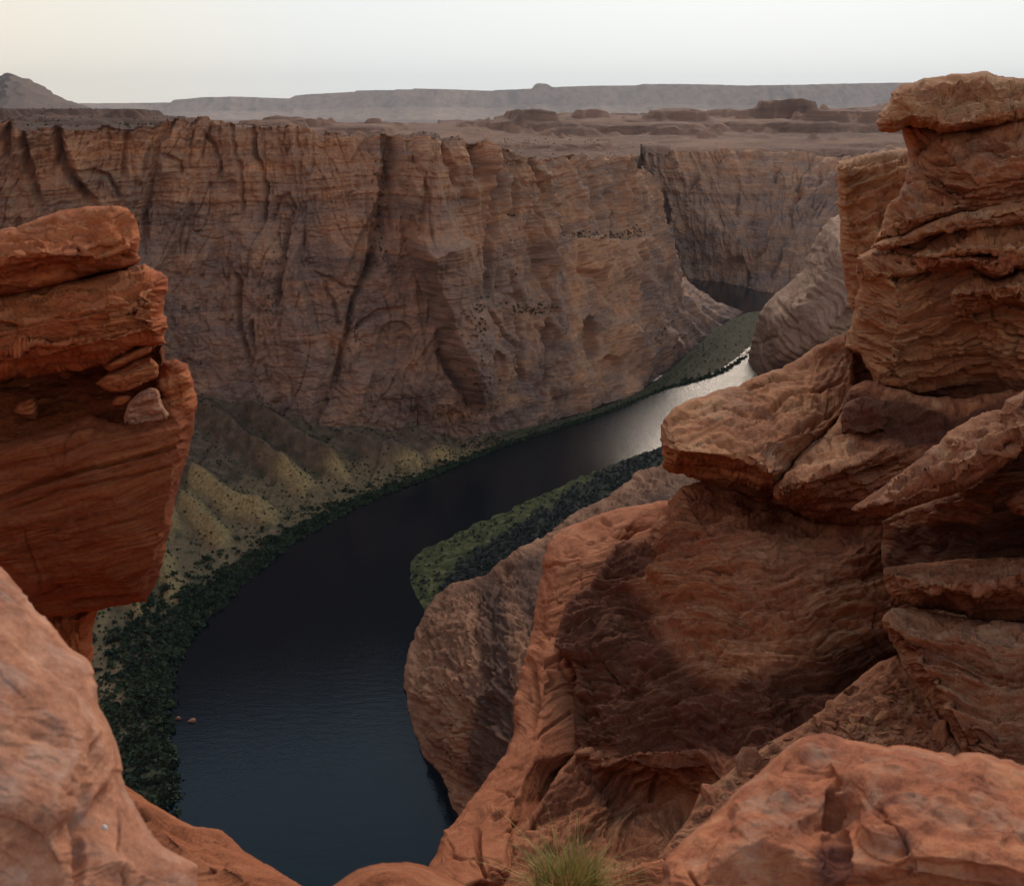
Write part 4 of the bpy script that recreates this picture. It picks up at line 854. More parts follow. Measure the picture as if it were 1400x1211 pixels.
# ------ dark banded stack at the right
stk = thing('rock_ledges', 'dark banded sandstone ledges stacked at the right edge beneath a pale tilted slab', 'rock ledges', at(1320, 1030, 9.5))
ST_S = dict(n=(-.08, .40, .91), beds=[(.22, .09, 1.1, .15), (.075, .04, .5, .2), (.028, .015, .25, .3)], warp=.22, wl=1.6, fb=((.05, .9, 4), (.012, .15, 3)), rg=((.04, .5, 2),), plates=((.035, .5), (.014, .2)), joints=((.05, .6),), seed=31)
relief('dark_recess', [(1205, 712, 14.2), (1262, 688, 11.9), (1330, 660, 11.3), (1400, 600, 11), (1740, 580, 10.8), (1740, 830, 10.4), (1320, 800, 11.0), (1260, 790, 11.5), (1230, 790, 13.4), (1207, 776, 14.1), (1204, 745, 14.3)], ctrl=[(1262, 740, 12.0), (1300, 740, 11.6)], edge=(4, .2), thick=1.5, style=st(ST_S, seed=32), mat=M_slab, parent=stk,
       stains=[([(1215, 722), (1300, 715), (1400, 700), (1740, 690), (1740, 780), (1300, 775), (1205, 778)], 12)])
relief('tilted_slab', [(1162, 697, 11.4), (1190, 676, 11.3), (1212, 660), (1232, 646, 11.2), (1260, 625), (1284, 606, 11.1), (1303, 586), (1336, 568, 11.0), (1370, 560), (1400, 552, 10.8), (1740, 540, 10.5), (1740, 610, 9.6), (1400, 616, 9.9), (1371, 640, 10.0), (1319, 672, 10.3), (1267, 688, 10.6), (1218, 706, 10.9), (1185, 702, 11.2)],
       crease=[[(1175, 696, 11.0), (1225, 684, 10.5), (1280, 652, 10.15), (1340, 620, 9.8), (1400, 592, 9.6), (1740, 575, 9.3)]], edge=(7, .25), thick=1.0, blur=2, style=st(ST_S, n=(-.45, .2, .86), beds=[(.11, .07, .8, .2), (.04, .022, .4, .3)], rg=((.07, .4, 3),), seed=33), mat=M_slab, parent=stk,
       cracks=[([(1180, 690), (1230, 660), (1290, 620), (1330, 590)], 3, .07), ([(1200, 698), (1260, 668), (1320, 640), (1380, 600)], 3, .08)])
relief('round_end', [(1365, 566, 10.2), (1374, 546, 10.2), (1400, 533, 10.1), (1740, 520, 9.9), (1740, 625, 9.3), (1420, 618, 9.5), (1392, 604, 9.8), (1372, 588, 10.1)], edge=(16, .5), thick=.9, style=st(ST_S, n=(-.2, -.3, .93), beds=[(.09, .05, .5, .2), (.035, .018, .3, .3)], seed=34), mat=M_slab, parent=stk)
relief('round_end', [(1376, 690, 10.2), (1388, 668), (1420, 655, 9.9), (1740, 650, 9.6), (1740, 715, 9.5), (1410, 708, 9.9), (1385, 702)], edge=(10, .3), thick=.6, style=st(ST_S, seed=35), mat=M_slab, parent=stk)
relief('banded_ledge', [(1207, 776, 11.0), (1250, 770, 11.0), (1319, 764, 10.8), (1400, 760, 10.5), (1740, 752, 10.2), (1740, 850, 9.5), (1400, 849, 9.9), (1340, 848, 10.2), (1300, 838, 10.4), (1267, 832, 10.6), (1230, 822, 10.8), (1212, 808, 10.9)],
       crease=[[(1211, 790, 10.6), (1270, 800, 10.0), (1340, 798, 9.6), (1400, 790, 9.3), (1740, 784, 9.0)]], edge=(7, .25), thick=1.0, blur=2, style=st(ST_S, beds=[(.12, .08, .9, .2), (.045, .03, .4, .3), (.02, .01, .2, .3)], seed=36), mat=M_slab, parent=stk, cracks=[([(1215, 818), (1267, 826), (1340, 842), (1740, 846)], 5, .2), ([(1225, 790), (1290, 800), (1360, 796)], 3, .08)])
relief('lower_block', [(1205, 848, 10.6), (1220, 830, 10.6), (1267, 834, 10.4), (1340, 848, 10.0), (1740, 850, 9.3), (1740, 1075, 7.6), (1400, 1062, 7.9), (1330, 1050, 8.3), (1306, 1012, 8.8), (1288, 985, 9.2), (1263, 951, 9.7), (1242, 923, 10.1), (1225, 888, 10.4), (1211, 862, 10.6)],
       crease=[[(1212, 850, 10.1), (1262, 868, 9.6), (1340, 872, 9.1), (1740, 870, 8.5)], [(1216, 856, 10.0), (1250, 905, 9.5), (1290, 960, 8.9), (1320, 1010, 8.3)]], ctrl=[(1380, 930, 8.7), (1350, 1000, 8.3)], edge=(8, .25), thick=1.5, blur=2, style=st(ST_S, n=(.10, .42, .90), beds=[(.16, .06, 1.3, .15), (.05, .028, .6, .2), (.02, .01, .3, .3)], seed=37), mat=M_slab, parent=stk)
root_fix(stk)

# ------ left pillar
pil = thing('rock_pillar', 'orange layered sandstone pillar at the left edge, wide on top and narrowing to a stem', 'rock pillar', at(100, 890, 6.6))
ST_P = dict(n=(-.20, .08, .97), beds=[(.16, .05, .8, .14), (.05, .02, .35, .2), (.018, .007, .18, .3)], warp=.10, wl=1.2, fb=((.03, .6, 4), (.006, .1, 3)), rg=((.02, .35, 2),), plates=((.018, .35), (.007, .12)), joints=((.03, .45),), seed=41)
relief('core', [(-300, 340, 7.0), (100, 320, 7.0), (176, 318, 6.95), (180, 380, 6.9), (215, 400, 6.9), (212, 470, 6.95), (215, 560, 6.9), (120, 620, 6.9), (-300, 640, 6.9)], res=3, rough=0, edge=(8, .1), thick=.6, style=st(ST_P, seed=40), mat=M_pillar, parent=pil)
relief('pedestal', [(60, 830, 7.0), (140, 822, 6.9), (133, 840), (128, 870, 6.9), (126, 905), (132, 960, 6.9), (40, 960, 6.8), (50, 880)], edge=(22, .4), thick=.8, style=st(ST_P, n=(.9, .1, .3), seed=42), mat=M_pillar, parent=pil)
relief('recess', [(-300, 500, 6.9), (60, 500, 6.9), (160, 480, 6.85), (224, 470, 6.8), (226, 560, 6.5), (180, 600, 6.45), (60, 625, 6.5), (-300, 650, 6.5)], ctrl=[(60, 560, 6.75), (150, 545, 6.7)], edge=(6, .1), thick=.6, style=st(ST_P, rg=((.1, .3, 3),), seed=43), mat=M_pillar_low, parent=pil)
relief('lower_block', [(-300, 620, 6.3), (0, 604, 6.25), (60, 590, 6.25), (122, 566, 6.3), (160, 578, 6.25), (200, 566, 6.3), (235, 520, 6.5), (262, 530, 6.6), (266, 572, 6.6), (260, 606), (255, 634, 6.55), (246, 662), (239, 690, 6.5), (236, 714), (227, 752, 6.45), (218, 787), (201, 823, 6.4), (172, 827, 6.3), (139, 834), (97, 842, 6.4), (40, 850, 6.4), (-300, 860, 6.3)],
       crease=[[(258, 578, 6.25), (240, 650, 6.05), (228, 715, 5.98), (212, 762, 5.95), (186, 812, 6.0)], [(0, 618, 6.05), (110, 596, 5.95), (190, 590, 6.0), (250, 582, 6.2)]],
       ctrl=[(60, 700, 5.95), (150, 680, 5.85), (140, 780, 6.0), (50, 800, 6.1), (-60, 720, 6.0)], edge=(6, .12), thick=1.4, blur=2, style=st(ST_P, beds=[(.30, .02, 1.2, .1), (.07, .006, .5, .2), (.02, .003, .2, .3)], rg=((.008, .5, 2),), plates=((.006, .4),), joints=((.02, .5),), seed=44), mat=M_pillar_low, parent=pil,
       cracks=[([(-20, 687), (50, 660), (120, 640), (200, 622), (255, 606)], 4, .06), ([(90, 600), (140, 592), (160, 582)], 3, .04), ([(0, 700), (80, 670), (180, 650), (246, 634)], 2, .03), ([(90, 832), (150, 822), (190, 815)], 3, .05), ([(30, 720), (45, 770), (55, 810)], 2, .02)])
relief('knob', [(214, 560, 6.35), (212, 520, 6.35), (224, 494, 6.4), (240, 490, 6.4), (257, 497), (263, 518), (270, 546, 6.45), (266, 574), (255, 590, 6.35), (232, 596, 6.3), (214, 590, 6.3)], edge=(18, .22), thick=.35, style=st(ST_P, beds=[(.06, .02, .2, .3)], rg=((.05, .12, 3),), fb=((.03, .15, 4),), seed=45), mat=M_pillar, parent=pil)
relief('middle_block', [(-300, 412, 6.3), (0, 400, 6.25), (90, 383, 6.2), (160, 370, 6.2), (198, 360, 6.25), (216, 370), (229, 378, 6.3), (231, 395), (226, 415, 6.25), (229, 440), (227, 471, 6.25), (210, 480, 6.2), (194, 476, 6.15), (170, 490), (146, 500, 6.15), (110, 508, 6.15), (38, 517, 6.2), (0, 521), (-300, 528, 6.2)],
       crease=[[(-300, 440, 5.95), (40, 430, 5.88), (140, 412, 5.85), (210, 400, 5.95)], [(-300, 495, 5.9), (40, 488, 5.85), (140, 470, 5.85), (215, 455, 5.95)]],
       edge=(9, .16), thick=1.3, blur=2, style=st(ST_P, beds=[(.13, .11, .7, .08), (.045, .05, .3, .15), (.018, .012, .16, .3)], rg=((.03, .3, 2),), seed=46), mat=M_pillar, parent=pil,
       cracks=[([(-30, 444), (50, 430), (110, 412), (190, 405)], 5, .10), ([(120, 440), (160, 425), (215, 418)], 5, .09), ([(-20, 470), (60, 462), (120, 450)], 3, .05), ([(150, 395), (200, 385), (228, 392)], 3, .06), ([(0, 505), (70, 492), (120, 488)], 3, .05)])
relief('cap_slab', [(-300, 330, 6.5), (-20, 318), (0, 314, 6.5), (22, 311), (45, 302, 6.5), (69, 292), (104, 285, 6.5), (139, 282), (173, 284, 6.45), (180, 296), (185, 304), (191, 324, 6.4), (189, 343), (194, 354, 6.35), (184, 364, 6.3), (140, 373), (69, 392, 6.1), (0, 407, 6.1), (-300, 424, 6.1)],
       crease=[[(-300, 372, 5.9), (0, 350, 5.85), (60, 345, 5.8), (120, 346, 5.85), (186, 334, 6.05)]], ctrl=[(60, 320, 6.15), (140, 305, 6.15), (0, 335, 6.1), (100, 368, 5.9)],
       edge=(9, .14), thick=1.3, blur=2, style=st(ST_P, beds=[(.11, .06, .8, .1), (.04, .03, .35, .15), (.015, .010, .2, .3)], seed=47), mat=M_pillar, parent=pil,
       cracks=[([(-20, 392), (60, 375), (130, 362), (188, 352)], 3, .05), ([(60, 318), (110, 308), (150, 310)], 2, .03), ([(0, 372), (70, 356), (140, 350), (185, 345)], 3, .05)])
root_fix(pil)

def boulder(name, label, poly, d, mat, edge=(6, .09), thick=.3, seed=1, n=(-.2, -.3, .9), group=None, bd=(.06, .02, .25, .25), res=1.6, cat='rock', rg=.03, ctrl=()):
    o = relief(name, [(*p, d) for p in poly], ctrl=ctrl, rough=1.0, edge=edge, thick=thick, res=res, blur=2, style=dict(n=n, beds=[bd], warp=.05, wl=.6, fb=((thick*.08, thick*.9, 4),), rg=((rg, thick*.8, 2),), plates=((.02*min(1, thick*3), .14),), seed=seed), mat=mat)
    return tag(o, label, cat, group)
boulder('boulder', 'pale rounded boulder lodged on the shelf of the orange pillar, beside its knob', [(168, 572), (176, 550), (190, 537), (206, 530), (218, 534), (222, 552), (232, 566), (228, 574), (205, 580), (182, 585), (170, 580)], 6.2, M_near, seed=51)
boulder('boulder', 'long orange wedge of rock leaning under the middle block of the pillar', [(130, 525), (150, 508), (180, 492), (206, 488), (218, 500), (215, 515), (196, 524), (178, 534), (150, 536)], 6.25, M_pillar, seed=52)
boulder('boulder', 'thin flat orange slab jammed right under the pillar middle block', [(140, 500), (165, 486), (200, 471), (209, 474), (206, 482), (176, 496), (150, 508)], 6.18, M_pillar, seed=53, thick=.15)
boulder('boulder', 'small pointed red rock lying deep in the left pillar recess', [(18, 562), (28, 548), (48, 543), (52, 560), (50, 574), (34, 570)], 6.5, M_pillar, seed=54, thick=.2)
boulder('boulder', 'small brown stone between the pale boulder and the wedge on the pillar', [(152, 552), (160, 542), (178, 540), (180, 548), (168, 556), (155, 558)], 6.3, M_pillar, seed=55, thick=.12, edge=(6, .08))

# ------ rocks at the photographer's feet
nb = relief('near_boulder', [(-700, 600, 2.6), (-320, 650, 2.7), (-40, 738, 2.65), (0, 774, 2.6), (17, 792), (38, 815), (45, 828), (62, 842, 2.5), (78, 862), (94, 884), (118, 899), (126, 910, 2.4), (134, 937), (135, 964, 2.35), (149, 989), (160, 1016), (166, 1041, 2.3), (170, 1068), (184, 1096), (198, 1124, 2.2), (222, 1155), (248, 1170), (270, 1182, 2.15), (272, 1211, 2.1), (276, 1330, 1.95), (-320, 1330, 1.4), (-700, 1330, 1.3)],
       ctrl=[(0, 900, 2.1), (80, 960, 2.1), (0, 1100, 1.8), (80, 1150, 1.85), (170, 1160, 2.0), (100, 1060, 1.98), (-300, 900, 2.1), (-300, 1200, 1.6)], crease=[[(140, 1000, 2.2), (122, 1065, 2.1), (116, 1124, 2.02), (120, 1211, 1.9)]],
       edge=(22, .16), thick=1.0, blur=8, style=dict(n=(.3, .35, .9), beds=[(.14, .012, .5, .2), (.04, .004, .2, .3)], warp=.08, wl=.5, fb=((.022, .32, 4), (.005, .06, 4)), rg=((.012, .2, 2),), plates=((.003, .3), (.0012, .08)), seed=61), mat=M_near,
       cracks=[([(141, 1005), (130, 1040), (121, 1065), (116, 1124), (121, 1165), (118, 1230)], 6, .035), ([(160, 1070), (166, 1103), (178, 1150), (182, 1211)], 3, .015)])
tag(nb, 'big pale orange boulder in the near bottom left corner, split by one long crack', 'rock')
lg = relief('sloping_ledge', [(150, 1060, 4.6), (176, 1076, 4.6), (208, 1098), (236, 1114, 4.5), (264, 1129), (302, 1134, 4.4), (333, 1162), (381, 1190, 4.1), (416, 1212), (450, 1300, 3.6), (140, 1300, 3.5)], ctrl=[(230, 1160, 4.1), (320, 1190, 3.95), (300, 1250, 3.6)], crease=[[(190, 1095, 4.35), (270, 1148, 4.15), (340, 1190, 3.9), (380, 1230, 3.7)]],
       edge=(12, .2), thick=1.0, style=dict(n=(.45, -.3, .8), beds=[(.2, .03, .8, .15), (.06, .012, .4, .2)], warp=.1, wl=.8, fb=((.03, .5, 4), (.006, .1, 3)), rg=((.02, .4, 2),), plates=((.006, .4),), seed=62), mat=M_ridge)
tag(lg, 'orange ledge sloping down to the right behind the big near boulder', 'rock')
sr = relief('rounded_rock', [(430, 1235, 3.2), (452, 1212), (470, 1200, 3.3), (488, 1188), (522, 1179, 3.35), (574, 1181), (606, 1194, 3.3), (640, 1212), (670, 1300, 2.9), (420, 1300, 2.9)], ctrl=[(540, 1215, 3.0)], edge=(16, .2), thick=.7, style=dict(n=(-.3, -.3, .9), beds=[(.07, .012, .4, .2)], warp=.08, wl=.5, fb=((.025, .4, 4),), seed=63), mat=M_ridge)
tag(sr, 'low rounded orange rock at the bottom edge above the dark water', 'rock')
bb = relief('blocky_boulder', [(880, 1300, 2.5), (895, 1230), (906, 1195, 2.75), (908, 1176), (921, 1162, 2.85), (941, 1141), (989, 1100, 3.1), (1038, 1055), (1076, 1020, 3.35), (1090, 1010), (1107, 1004), (1128, 1001, 3.45), (1156, 1010), (1190, 1016), (1215, 1021, 3.4), (1222, 1018), (1249, 1020), (1280, 1028), (1305, 1034, 3.3), (1329, 1028), (1367, 1037), (1400, 1046, 3.2), (1760, 1100, 2.9), (1760, 1380, 2.1)],
       crease=[[(1146, 1072, 3.0), (1170, 1054, 3.05), (1215, 1040, 3.1), (1300, 1056, 3.0), (1400, 1078, 2.9)], [(1140, 1076, 3.1), (1145, 1110, 2.98), (1152, 1150, 2.85), (1158, 1190, 2.75), (1145, 1211, 2.7)], [(1215, 1110, 2.75), (1290, 1108, 2.8), (1400, 1105, 2.75)], [(1156, 1150, 2.76), (1162, 1190, 2.66)]],
       ctrl=[(1060, 1080, 3.0), (1000, 1150, 2.75), (1080, 1160, 2.72), (960, 1200, 2.65), (1250, 1080, 2.9), (1350, 1150, 2.55), (1250, 1180, 2.5), (1400, 1200, 2.4)],
       edge=(12, .14), thick=1.2, blur=2.5, style=dict(n=(-.15, .35, .92), beds=[(.22, .022, .6, .12), (.06, .008, .25, .2)], warp=.06, wl=.5, fb=((.03, .35, 4), (.006, .07, 4)), rg=((.025, .3, 2),), plates=((.006, .45), (.002, .12)), joints=((.015, .5),), seed=64), mat=M_boulder,
       cracks=[([(1146, 1065), (1137, 1085), (1140, 1100), (1137, 1118)], 9, .06), ([(1138, 1118), (1150, 1140), (1160, 1165), (1160, 1190), (1140, 1215)], 4, .025), ([(1190, 1110), (1225, 1130), (1248, 1160), (1240, 1210)], 3, .02), ([(938, 1182), (955, 1211)], 4, .03)],
       stains=[([(1115, 1150), (1150, 1140), (1160, 1170), (1158, 1200), (1130, 1215), (1110, 1190)], 22), ([(1225, 1130), (1250, 1150), (1246, 1180), (1232, 1175)], 16)])
tag(bb, 'large blocky red boulder filling the bottom right corner, cracked across its front', 'rock')
peb = boulder('pebble', 'tiny white pebble lying on the big near boulder right of its crack', [(139, 1129), (142, 1126), (146, 1128), (147, 1133), (143, 1135), (139, 1133)], 1.955, plain_mat('white_pebble', (.62, .60, .58), (.75, .73, .70), 40), thick=.02, edge=(3, .01), res=.8, rg=.0, bd=(.02, .001, .1, .3), cat='pebble')

# ------ debris gully
gl = relief('debris_slope', [(840, 1300, 7.6), (880, 1200, 8.3), (905, 1165, 8.7), (940, 1120, 9.2), (955, 1085, 9.5), (989, 1062, 9.7), (1030, 1030, 9.9), (1060, 1010, 10.0), (1107, 985, 10.2), (1140, 955, 10.5), (1170, 930, 10.8), (1200, 905, 11.0), (1226, 895, 11.0), (1260, 930, 10.4), (1300, 1000, 9.3), (1340, 1060, 8.6), (1400, 1080, 8), (1740, 1120, 7.2), (1740, 1420, 5.6), (1400, 1300, 6)],
       edge=(8, .15), thick=1, style=dict(n=(0, -.4, .9), beds=[], fb=((.14, .8, 4), (.04, .12, 4)), rg=((.08, .25, 3),), seed=66), mat=M_slab)
tag(gl, 'slope of dark red rubble between the outcrop wall and the banded ledges', 'rubble slope')
def stone_mesh(name, seed, mat, flat=.6):
    r = np.random.default_rng(seed)
    import bmesh
    bm = bmesh.new(); pts = r.normal(size=(16, 3)); pts /= np.linalg.norm(pts, axis=1)[:, None]; pts *= r.uniform(.75, 1.1, (16, 1)); pts *= np.array([1, r.uniform(.55, .9), flat])
    for p in pts: bm.verts.new(p)
    bmesh.ops.convex_hull(bm, input=bm.verts)
    loose = [v for v in bm.verts if not v.link_faces]; bmesh.ops.delete(bm, geom=loose, context='VERTS')
    bmesh.ops.bevel(bm, geom=bm.edges[:]+bm.verts[:], offset=.035, segments=1, affect='EDGES', profile=.5)
    me = bpy.data.meshes.new(name); bm.to_mesh(me); bm.free()
    n = len(me.vertices); co = np.zeros(n*3, f32); me.vertices.foreach_get('co', co)
    a = me.attributes.new('strat', 'FLOAT_VECTOR', 'POINT'); a.data.foreach_set('vector', co*f32(.3)+f32(seed))
    a = me.attributes.new('tone', 'FLOAT', 'POINT'); a.data.foreach_set('value', np.full(n, .35+.3*r.random(), f32))
    me.attributes.new('stain_shade', 'FLOAT', 'POINT')
    me.materials.append(mat); return me
bpy.context.view_layer.update()
dg = bpy.context.evaluated_depsgraph_get()
def hit(px, py):
    d = ray(px, py); d = d/np.linalg.norm(d)
    ok, loc, nor, i, o, m = bpy.context.scene.ray_cast(dg, Vector((0, 0, CAMZ)), Vector(d))
    return (loc, nor, o) if ok else (None, None, None)
STM = [stone_mesh('stone', 100+i, (M_slab, M_wall, M_outcrop)[i % 3], .35+.08*(i % 5)) for i in range(12)]
SPECIAL = [(1023, 1040, 34, 0, .62, 'long tan slab lying along the foot of the outcrop wall'), (974, 1096, 30, 1, .9, 'grey-brown angular slab below the long tan one in the gully'), (1135, 968, 17, 2, .5, 'reddish flat stone at the upper left of the rubble'),
           (1163, 947, 19, 3, .2, 'squarish brown stone standing at the top of the rubble'), (1205, 945, 16, 4, .1, 'angular stone in shadow near the top of the gully'), (1212, 975, 22, 5, .3, 'broad red stone in the middle of the rubble'),
           (1265, 990, 20, 6, -.5, 'tan slanting slab against the banded lower block'), (1268, 972, 14, 7, .4, 'rounded stone above the slanting slab in the rubble'), (1290, 1005, 26, 8, -.9, 'tall tilted slab casting a dark gap beside the big boulder'), (1106, 1000, 14, 0, .4, 'small flat stone between the long slab and the big boulder')]
k = 0
for (px_, py_, rp, mi, rz, lab) in SPECIAL:
    loc, nor, o = hit(px_, py_)
    if loc is None: continue
    dist = (loc-Vector((0, 0, CAMZ))).length; R = rp/FPX*dist
    so_ = bpy.data.objects.new('stone', STM[mi]); C.objects.link(so_)
    so_.location = loc - Vector((0, 0, R*.10)); so_.scale = (R, R*.8, R); so_.rotation_euler = (random.uniform(-.2, .2)+.25, random.uniform(-.25, .25)-.25*np.sign(rz), rz*2)
    tag(so_, lab, 'stone', 'stones in the rubble gully')
for i in range(900):
    t = random.random()**.7; px_ = 950+t*330+random.uniform(-45, 60); py_ = 1105-t*180+random.uniform(-25, 95)
    if k >= 230: break
    loc, nor, o = hit(px_, py_)
    if o is None or o.name != 'debris_slope': continue
    dist = (loc-Vector((0, 0, CAMZ))).length; R = (3+13*random.random()**2.6)/FPX*dist
    so_ = bpy.data.objects.new('stone', random.choice(STM)); C.objects.link(so_)
    so_.location = loc - Vector((0, 0, R*.15)); so_.scale = (R, R*random.uniform(.7, 1), R*random.uniform(.7, 1.2)); so_.rotation_euler = (random.uniform(-.5, .5), random.uniform(-.5, .5), random.uniform(0, 6.3))
    tag(so_, 'small loose dark red stone scattered on the rubble slope', 'stone', 'small stones on the rubble slope')
    k += 1
print('stones', k)

# ------ grass tuft
def grass(name, base, n, h, spread, seed, mats):
    r = np.random.default_rng(seed); Vs = []; Fs = []
    for i in range(n):
        ang = r.uniform(0, 6.283); rad = spread*math.sqrt(r.random()); b = np.array([math.cos(ang)*rad, math.sin(ang)*rad, 0.0])
        lean = .12+.75*rad/spread*r.uniform(.3, 1.2); L_ = h*(.3+.8*r.random()**1.3)*(1-.3*rad/spread); a2 = ang+r.normal()*.6
        if r.random() < .12: lean = r.uniform(.8, 1.7); L_ *= 1.15
        side = np.array([-math.sin(a2+r.normal()*.8), math.cos(a2), 0])*.0034*r.uniform(.6, 1.5)
        o = len(Vs); K = 6
        for s_ in range(K):
            t = s_/(K-1); p = b+np.array([math.cos(a2)*lean*L_*t**1.7, math.sin(a2)*lean*L_*t**1.7, L_*t*(1-.22*lean*t)-.03])
            wv = side*(1-t)**.6+side*.05
            Vs += [p-wv, p+wv]
        for s_ in range(K-1): Fs.append([o+2*s_, o+2*s_+1, o+2*s_+3, o+2*s_+2])
    return mesh_np(name, np.array(Vs), np.array(Fs))
M_grass = plain_mat('green_grass', (.19, .19, .045), (.54, .43, .15), 9)
loc, nor, o = hit(778, 1200)
gd = 7.2; gp = at(778, 1216, gd)
gt = link('grass_tuft', grass('grass_tuft', None, 800, .43, .25, 5, None), M_grass); gt.location = gp
tag(gt, 'clump of thin yellow-green grass at the bottom edge below the dark rock wall', 'grass tuft')
# ledge that carries the grass
gr = relief('brown_ledge', [(650, 1230, 7.6), (690, 1208, 7.6), (760, 1204, 7.5), (840, 1196, 7.5), (878, 1178, 7.7), (905, 1172, 7.8), (930, 1190, 7.5), (940, 1310, 6), (620, 1310, 6.4)], edge=(10, .2), thick=1, style=dict(n=(-.2, -.3, .9), beds=[(.12, .05, .5, .2)], fb=((.06, .5, 4), (.015, .1, 3)), rg=((.08, .3, 3),), seed=68), mat=M_ridge)
tag(gr, 'broken brown ledge at the bottom edge that the grass clump grows from', 'rock')
# ------------------------------------------------------------------ inner bank of the bend
ST_N = dict(n=(.20, .35, .92), beds=[(14, 2.8, 50, .08), (4.5, 1.1, 22, .15), (1.6, .4, 12, .3)], warp=6, wl=40, fb=((2.2, 30, 4), (.5, 6, 3)), rg=((1.6, 18, 2),), plates=((1.0, 16), (.4, 6)), joints=((3, 26), (1.2, 11)), seed=71)
def zd(px, py, z):   # depth at which the pixel's ray meets height z
    r = ray(px, py); return float((z-CAMZ)/r[2])
NP = [(567, 862, 0), (556, 895, 0), (552, 930, 0), (554, 971, 0), (563, 1000, 0), (578, 1035, 0), (602, 1062, 0), (610, 1090, 0), (626, 1120, 0), (640, 1180, 0), (700, 1260, 0), (860, 1260, 60), (860, 800, 75), (850, 700, 44), (748, 728, 24), (726, 742, 22), (703, 752, 20), (668, 783, 12), (649, 789, 10), (626, 794, 8), (595, 813, 4), (581, 834, 0)]
slick = relief('slickrock_bank', [(a, b, zd(a, b, c-1)) for a, b, c in NP], ctrl=[(a, b, zd(a, b, c)) for a, b, c in [(600, 850, 22), (590, 930, 26), (600, 1000, 22), (640, 1080, 16), (640, 860, 40), (640, 950, 52), (660, 1040, 44), (690, 820, 48), (700, 920, 72), (700, 1050, 66), (700, 780, 34), (780, 850, 74), (640, 810, 20)]],
       edge=(9, 6), thick=30, blur=8, style=ST_N, mat=M_nose,
       cracks=[([(655, 800), (645, 850), (650, 900)], 7, 4), ([(690, 770), (668, 830), (672, 900)], 6, 3), ([(665, 900), (655, 970), (630, 1030)], 4, 2), ([(612, 870), (600, 930), (606, 990)], 3, 1)],
       stains=[([(648, 792), (672, 784), (690, 800), (700, 900), (705, 1060), (660, 1080), (630, 1075), (640, 1000), (650, 900), (655, 840)], 26), ([(690, 770), (760, 735), (780, 800), (720, 860), (700, 800)], 26)])
tag(slick, kind='structure')
# low bank: sand, grass and scrub inside the bend
BAR = [(585, 842), (570, 815), (560, 790), (563, 766), (580, 750), (610, 737), (650, 716), (690, 700), (740, 676), (790, 654), (840, 634), (880, 619), (912, 606), (960, 590), (1000, 640), (930, 705), (760, 760), (700, 790), (650, 812), (610, 832)]
gx, gy = np.meshgrid(np.arange(545, 1010, 1.6), np.arange(580, 860, 1.6), indexing='ij')
lp = BAR+[BAR[0]]; ins = np.zeros(gx.shape, bool); bdist = np.full(gx.shape, 1e9)
for k in range(len(BAR)):
    ax, ay = lp[k]; bx, by = lp[k+1]
    tq = np.clip(((gx-ax)*(bx-ax)+(gy-ay)*(by-ay))/((bx-ax)**2+(by-ay)**2), 0, 1); bdist = np.minimum(bdist, np.hypot(gx-ax-tq*(bx-ax), gy-ay-tq*(by-ay)))
    ins ^= ((ay > gy) != (by > gy)) & (gx < (bx-ax)*(gy-ay)/((by-ay) if by != ay else 1e-9)+ax)
sdb = np.where(ins, bdist, -bdist) + 5*fbm(gx/20, gy/12, 0*gx+3, 4)
P0 = on_z(gx, gy, 0*gx); zb = np.clip(.05*sdb, -1, 1.6)+.5*fbm(P0[..., 0]/12, P0[..., 1]/12, 0*gx, 3)*np.clip(sdb/20, 0, 1)
P0[..., 2] = zb
# strip of green grass along the water, scrub inland
gline = np.interp(gx, [560, 590, 612, 645, 700, 760, 820, 880, 960], [845, 832, 785, 754, 720, 690, 655, 628, 604])
green = sstep(12, -4, gy-gline+11*fbm(gx/22, gy/10, 0*gx, 4)+np.clip((gx-690)/9, 0, 30))
keep = (sdb > -6); cf = keep[:-1, :-1] & keep[1:, :-1] & keep[1:, 1:] & keep[:-1, 1:]
F = grid_faces(*gx.shape)[cf.ravel()]
M_bar = bpy.data.materials.new('river_bar'); nt, N, L = nodes(M_bar)
o_ = N.new('ShaderNodeOutputMaterial'); b_ = N.new('ShaderNodeBsdfPrincipled'); b_.inputs['Roughness'].default_value = .95; b_.inputs['Specular IOR Level'].default_value = .1
L.new(b_.outputs[0], o_.inputs[0])
L.new(mixc(attrf('green'), ramp_(nz(.25), [(.35, (.02, .024, .019)), (.6, (.036, .037, .028)), (.72, (.09, .075, .05))]), ramp_(nz(.16), [(.3, (.022, .028, .011)), (.48, (.050, .056, .020)), (.6, (.10, .093, .038)), (.75, (.17, .14, .07))])), b_.inputs['Base Color'])
tag(link('river_bank', mesh_np('river_bank', P0.reshape(-1, 3), F, dict(green=green.ravel())), M_bar), kind='structure')
# grey bench between the scrub and the near shoulder
M_bench = M_nose
BP = [(742, 740, 14), (765, 716, 14), (786, 700, 12), (812, 688, 10), (831, 680, 9), (850, 664, 8), (866, 648, 8), (885, 640, 9), (904, 634, 8), (960, 622, 10), (1020, 640, 30), (1020, 760, 60), (760, 800, 50)]
bn = relief('rock_bench', [(a, b, zd(a, b, c-3)) for a, b, c in BP], ctrl=[(a, b, zd(a, b, c)) for a, b, c in [(860, 690, 22), (900, 660, 16), (800, 730, 22), (940, 700, 34)]], edge=(8, 6), thick=30, style=st(ST_N, beds=[(7, 1.0, 50, .12), (2, .4, 22, .2)], seed=74), mat=M_bench, stains=[([(760, 720), (830, 690), (900, 650), (1000, 640), (1000, 760), (780, 790)], 60)])
tag(bn, kind='structure')
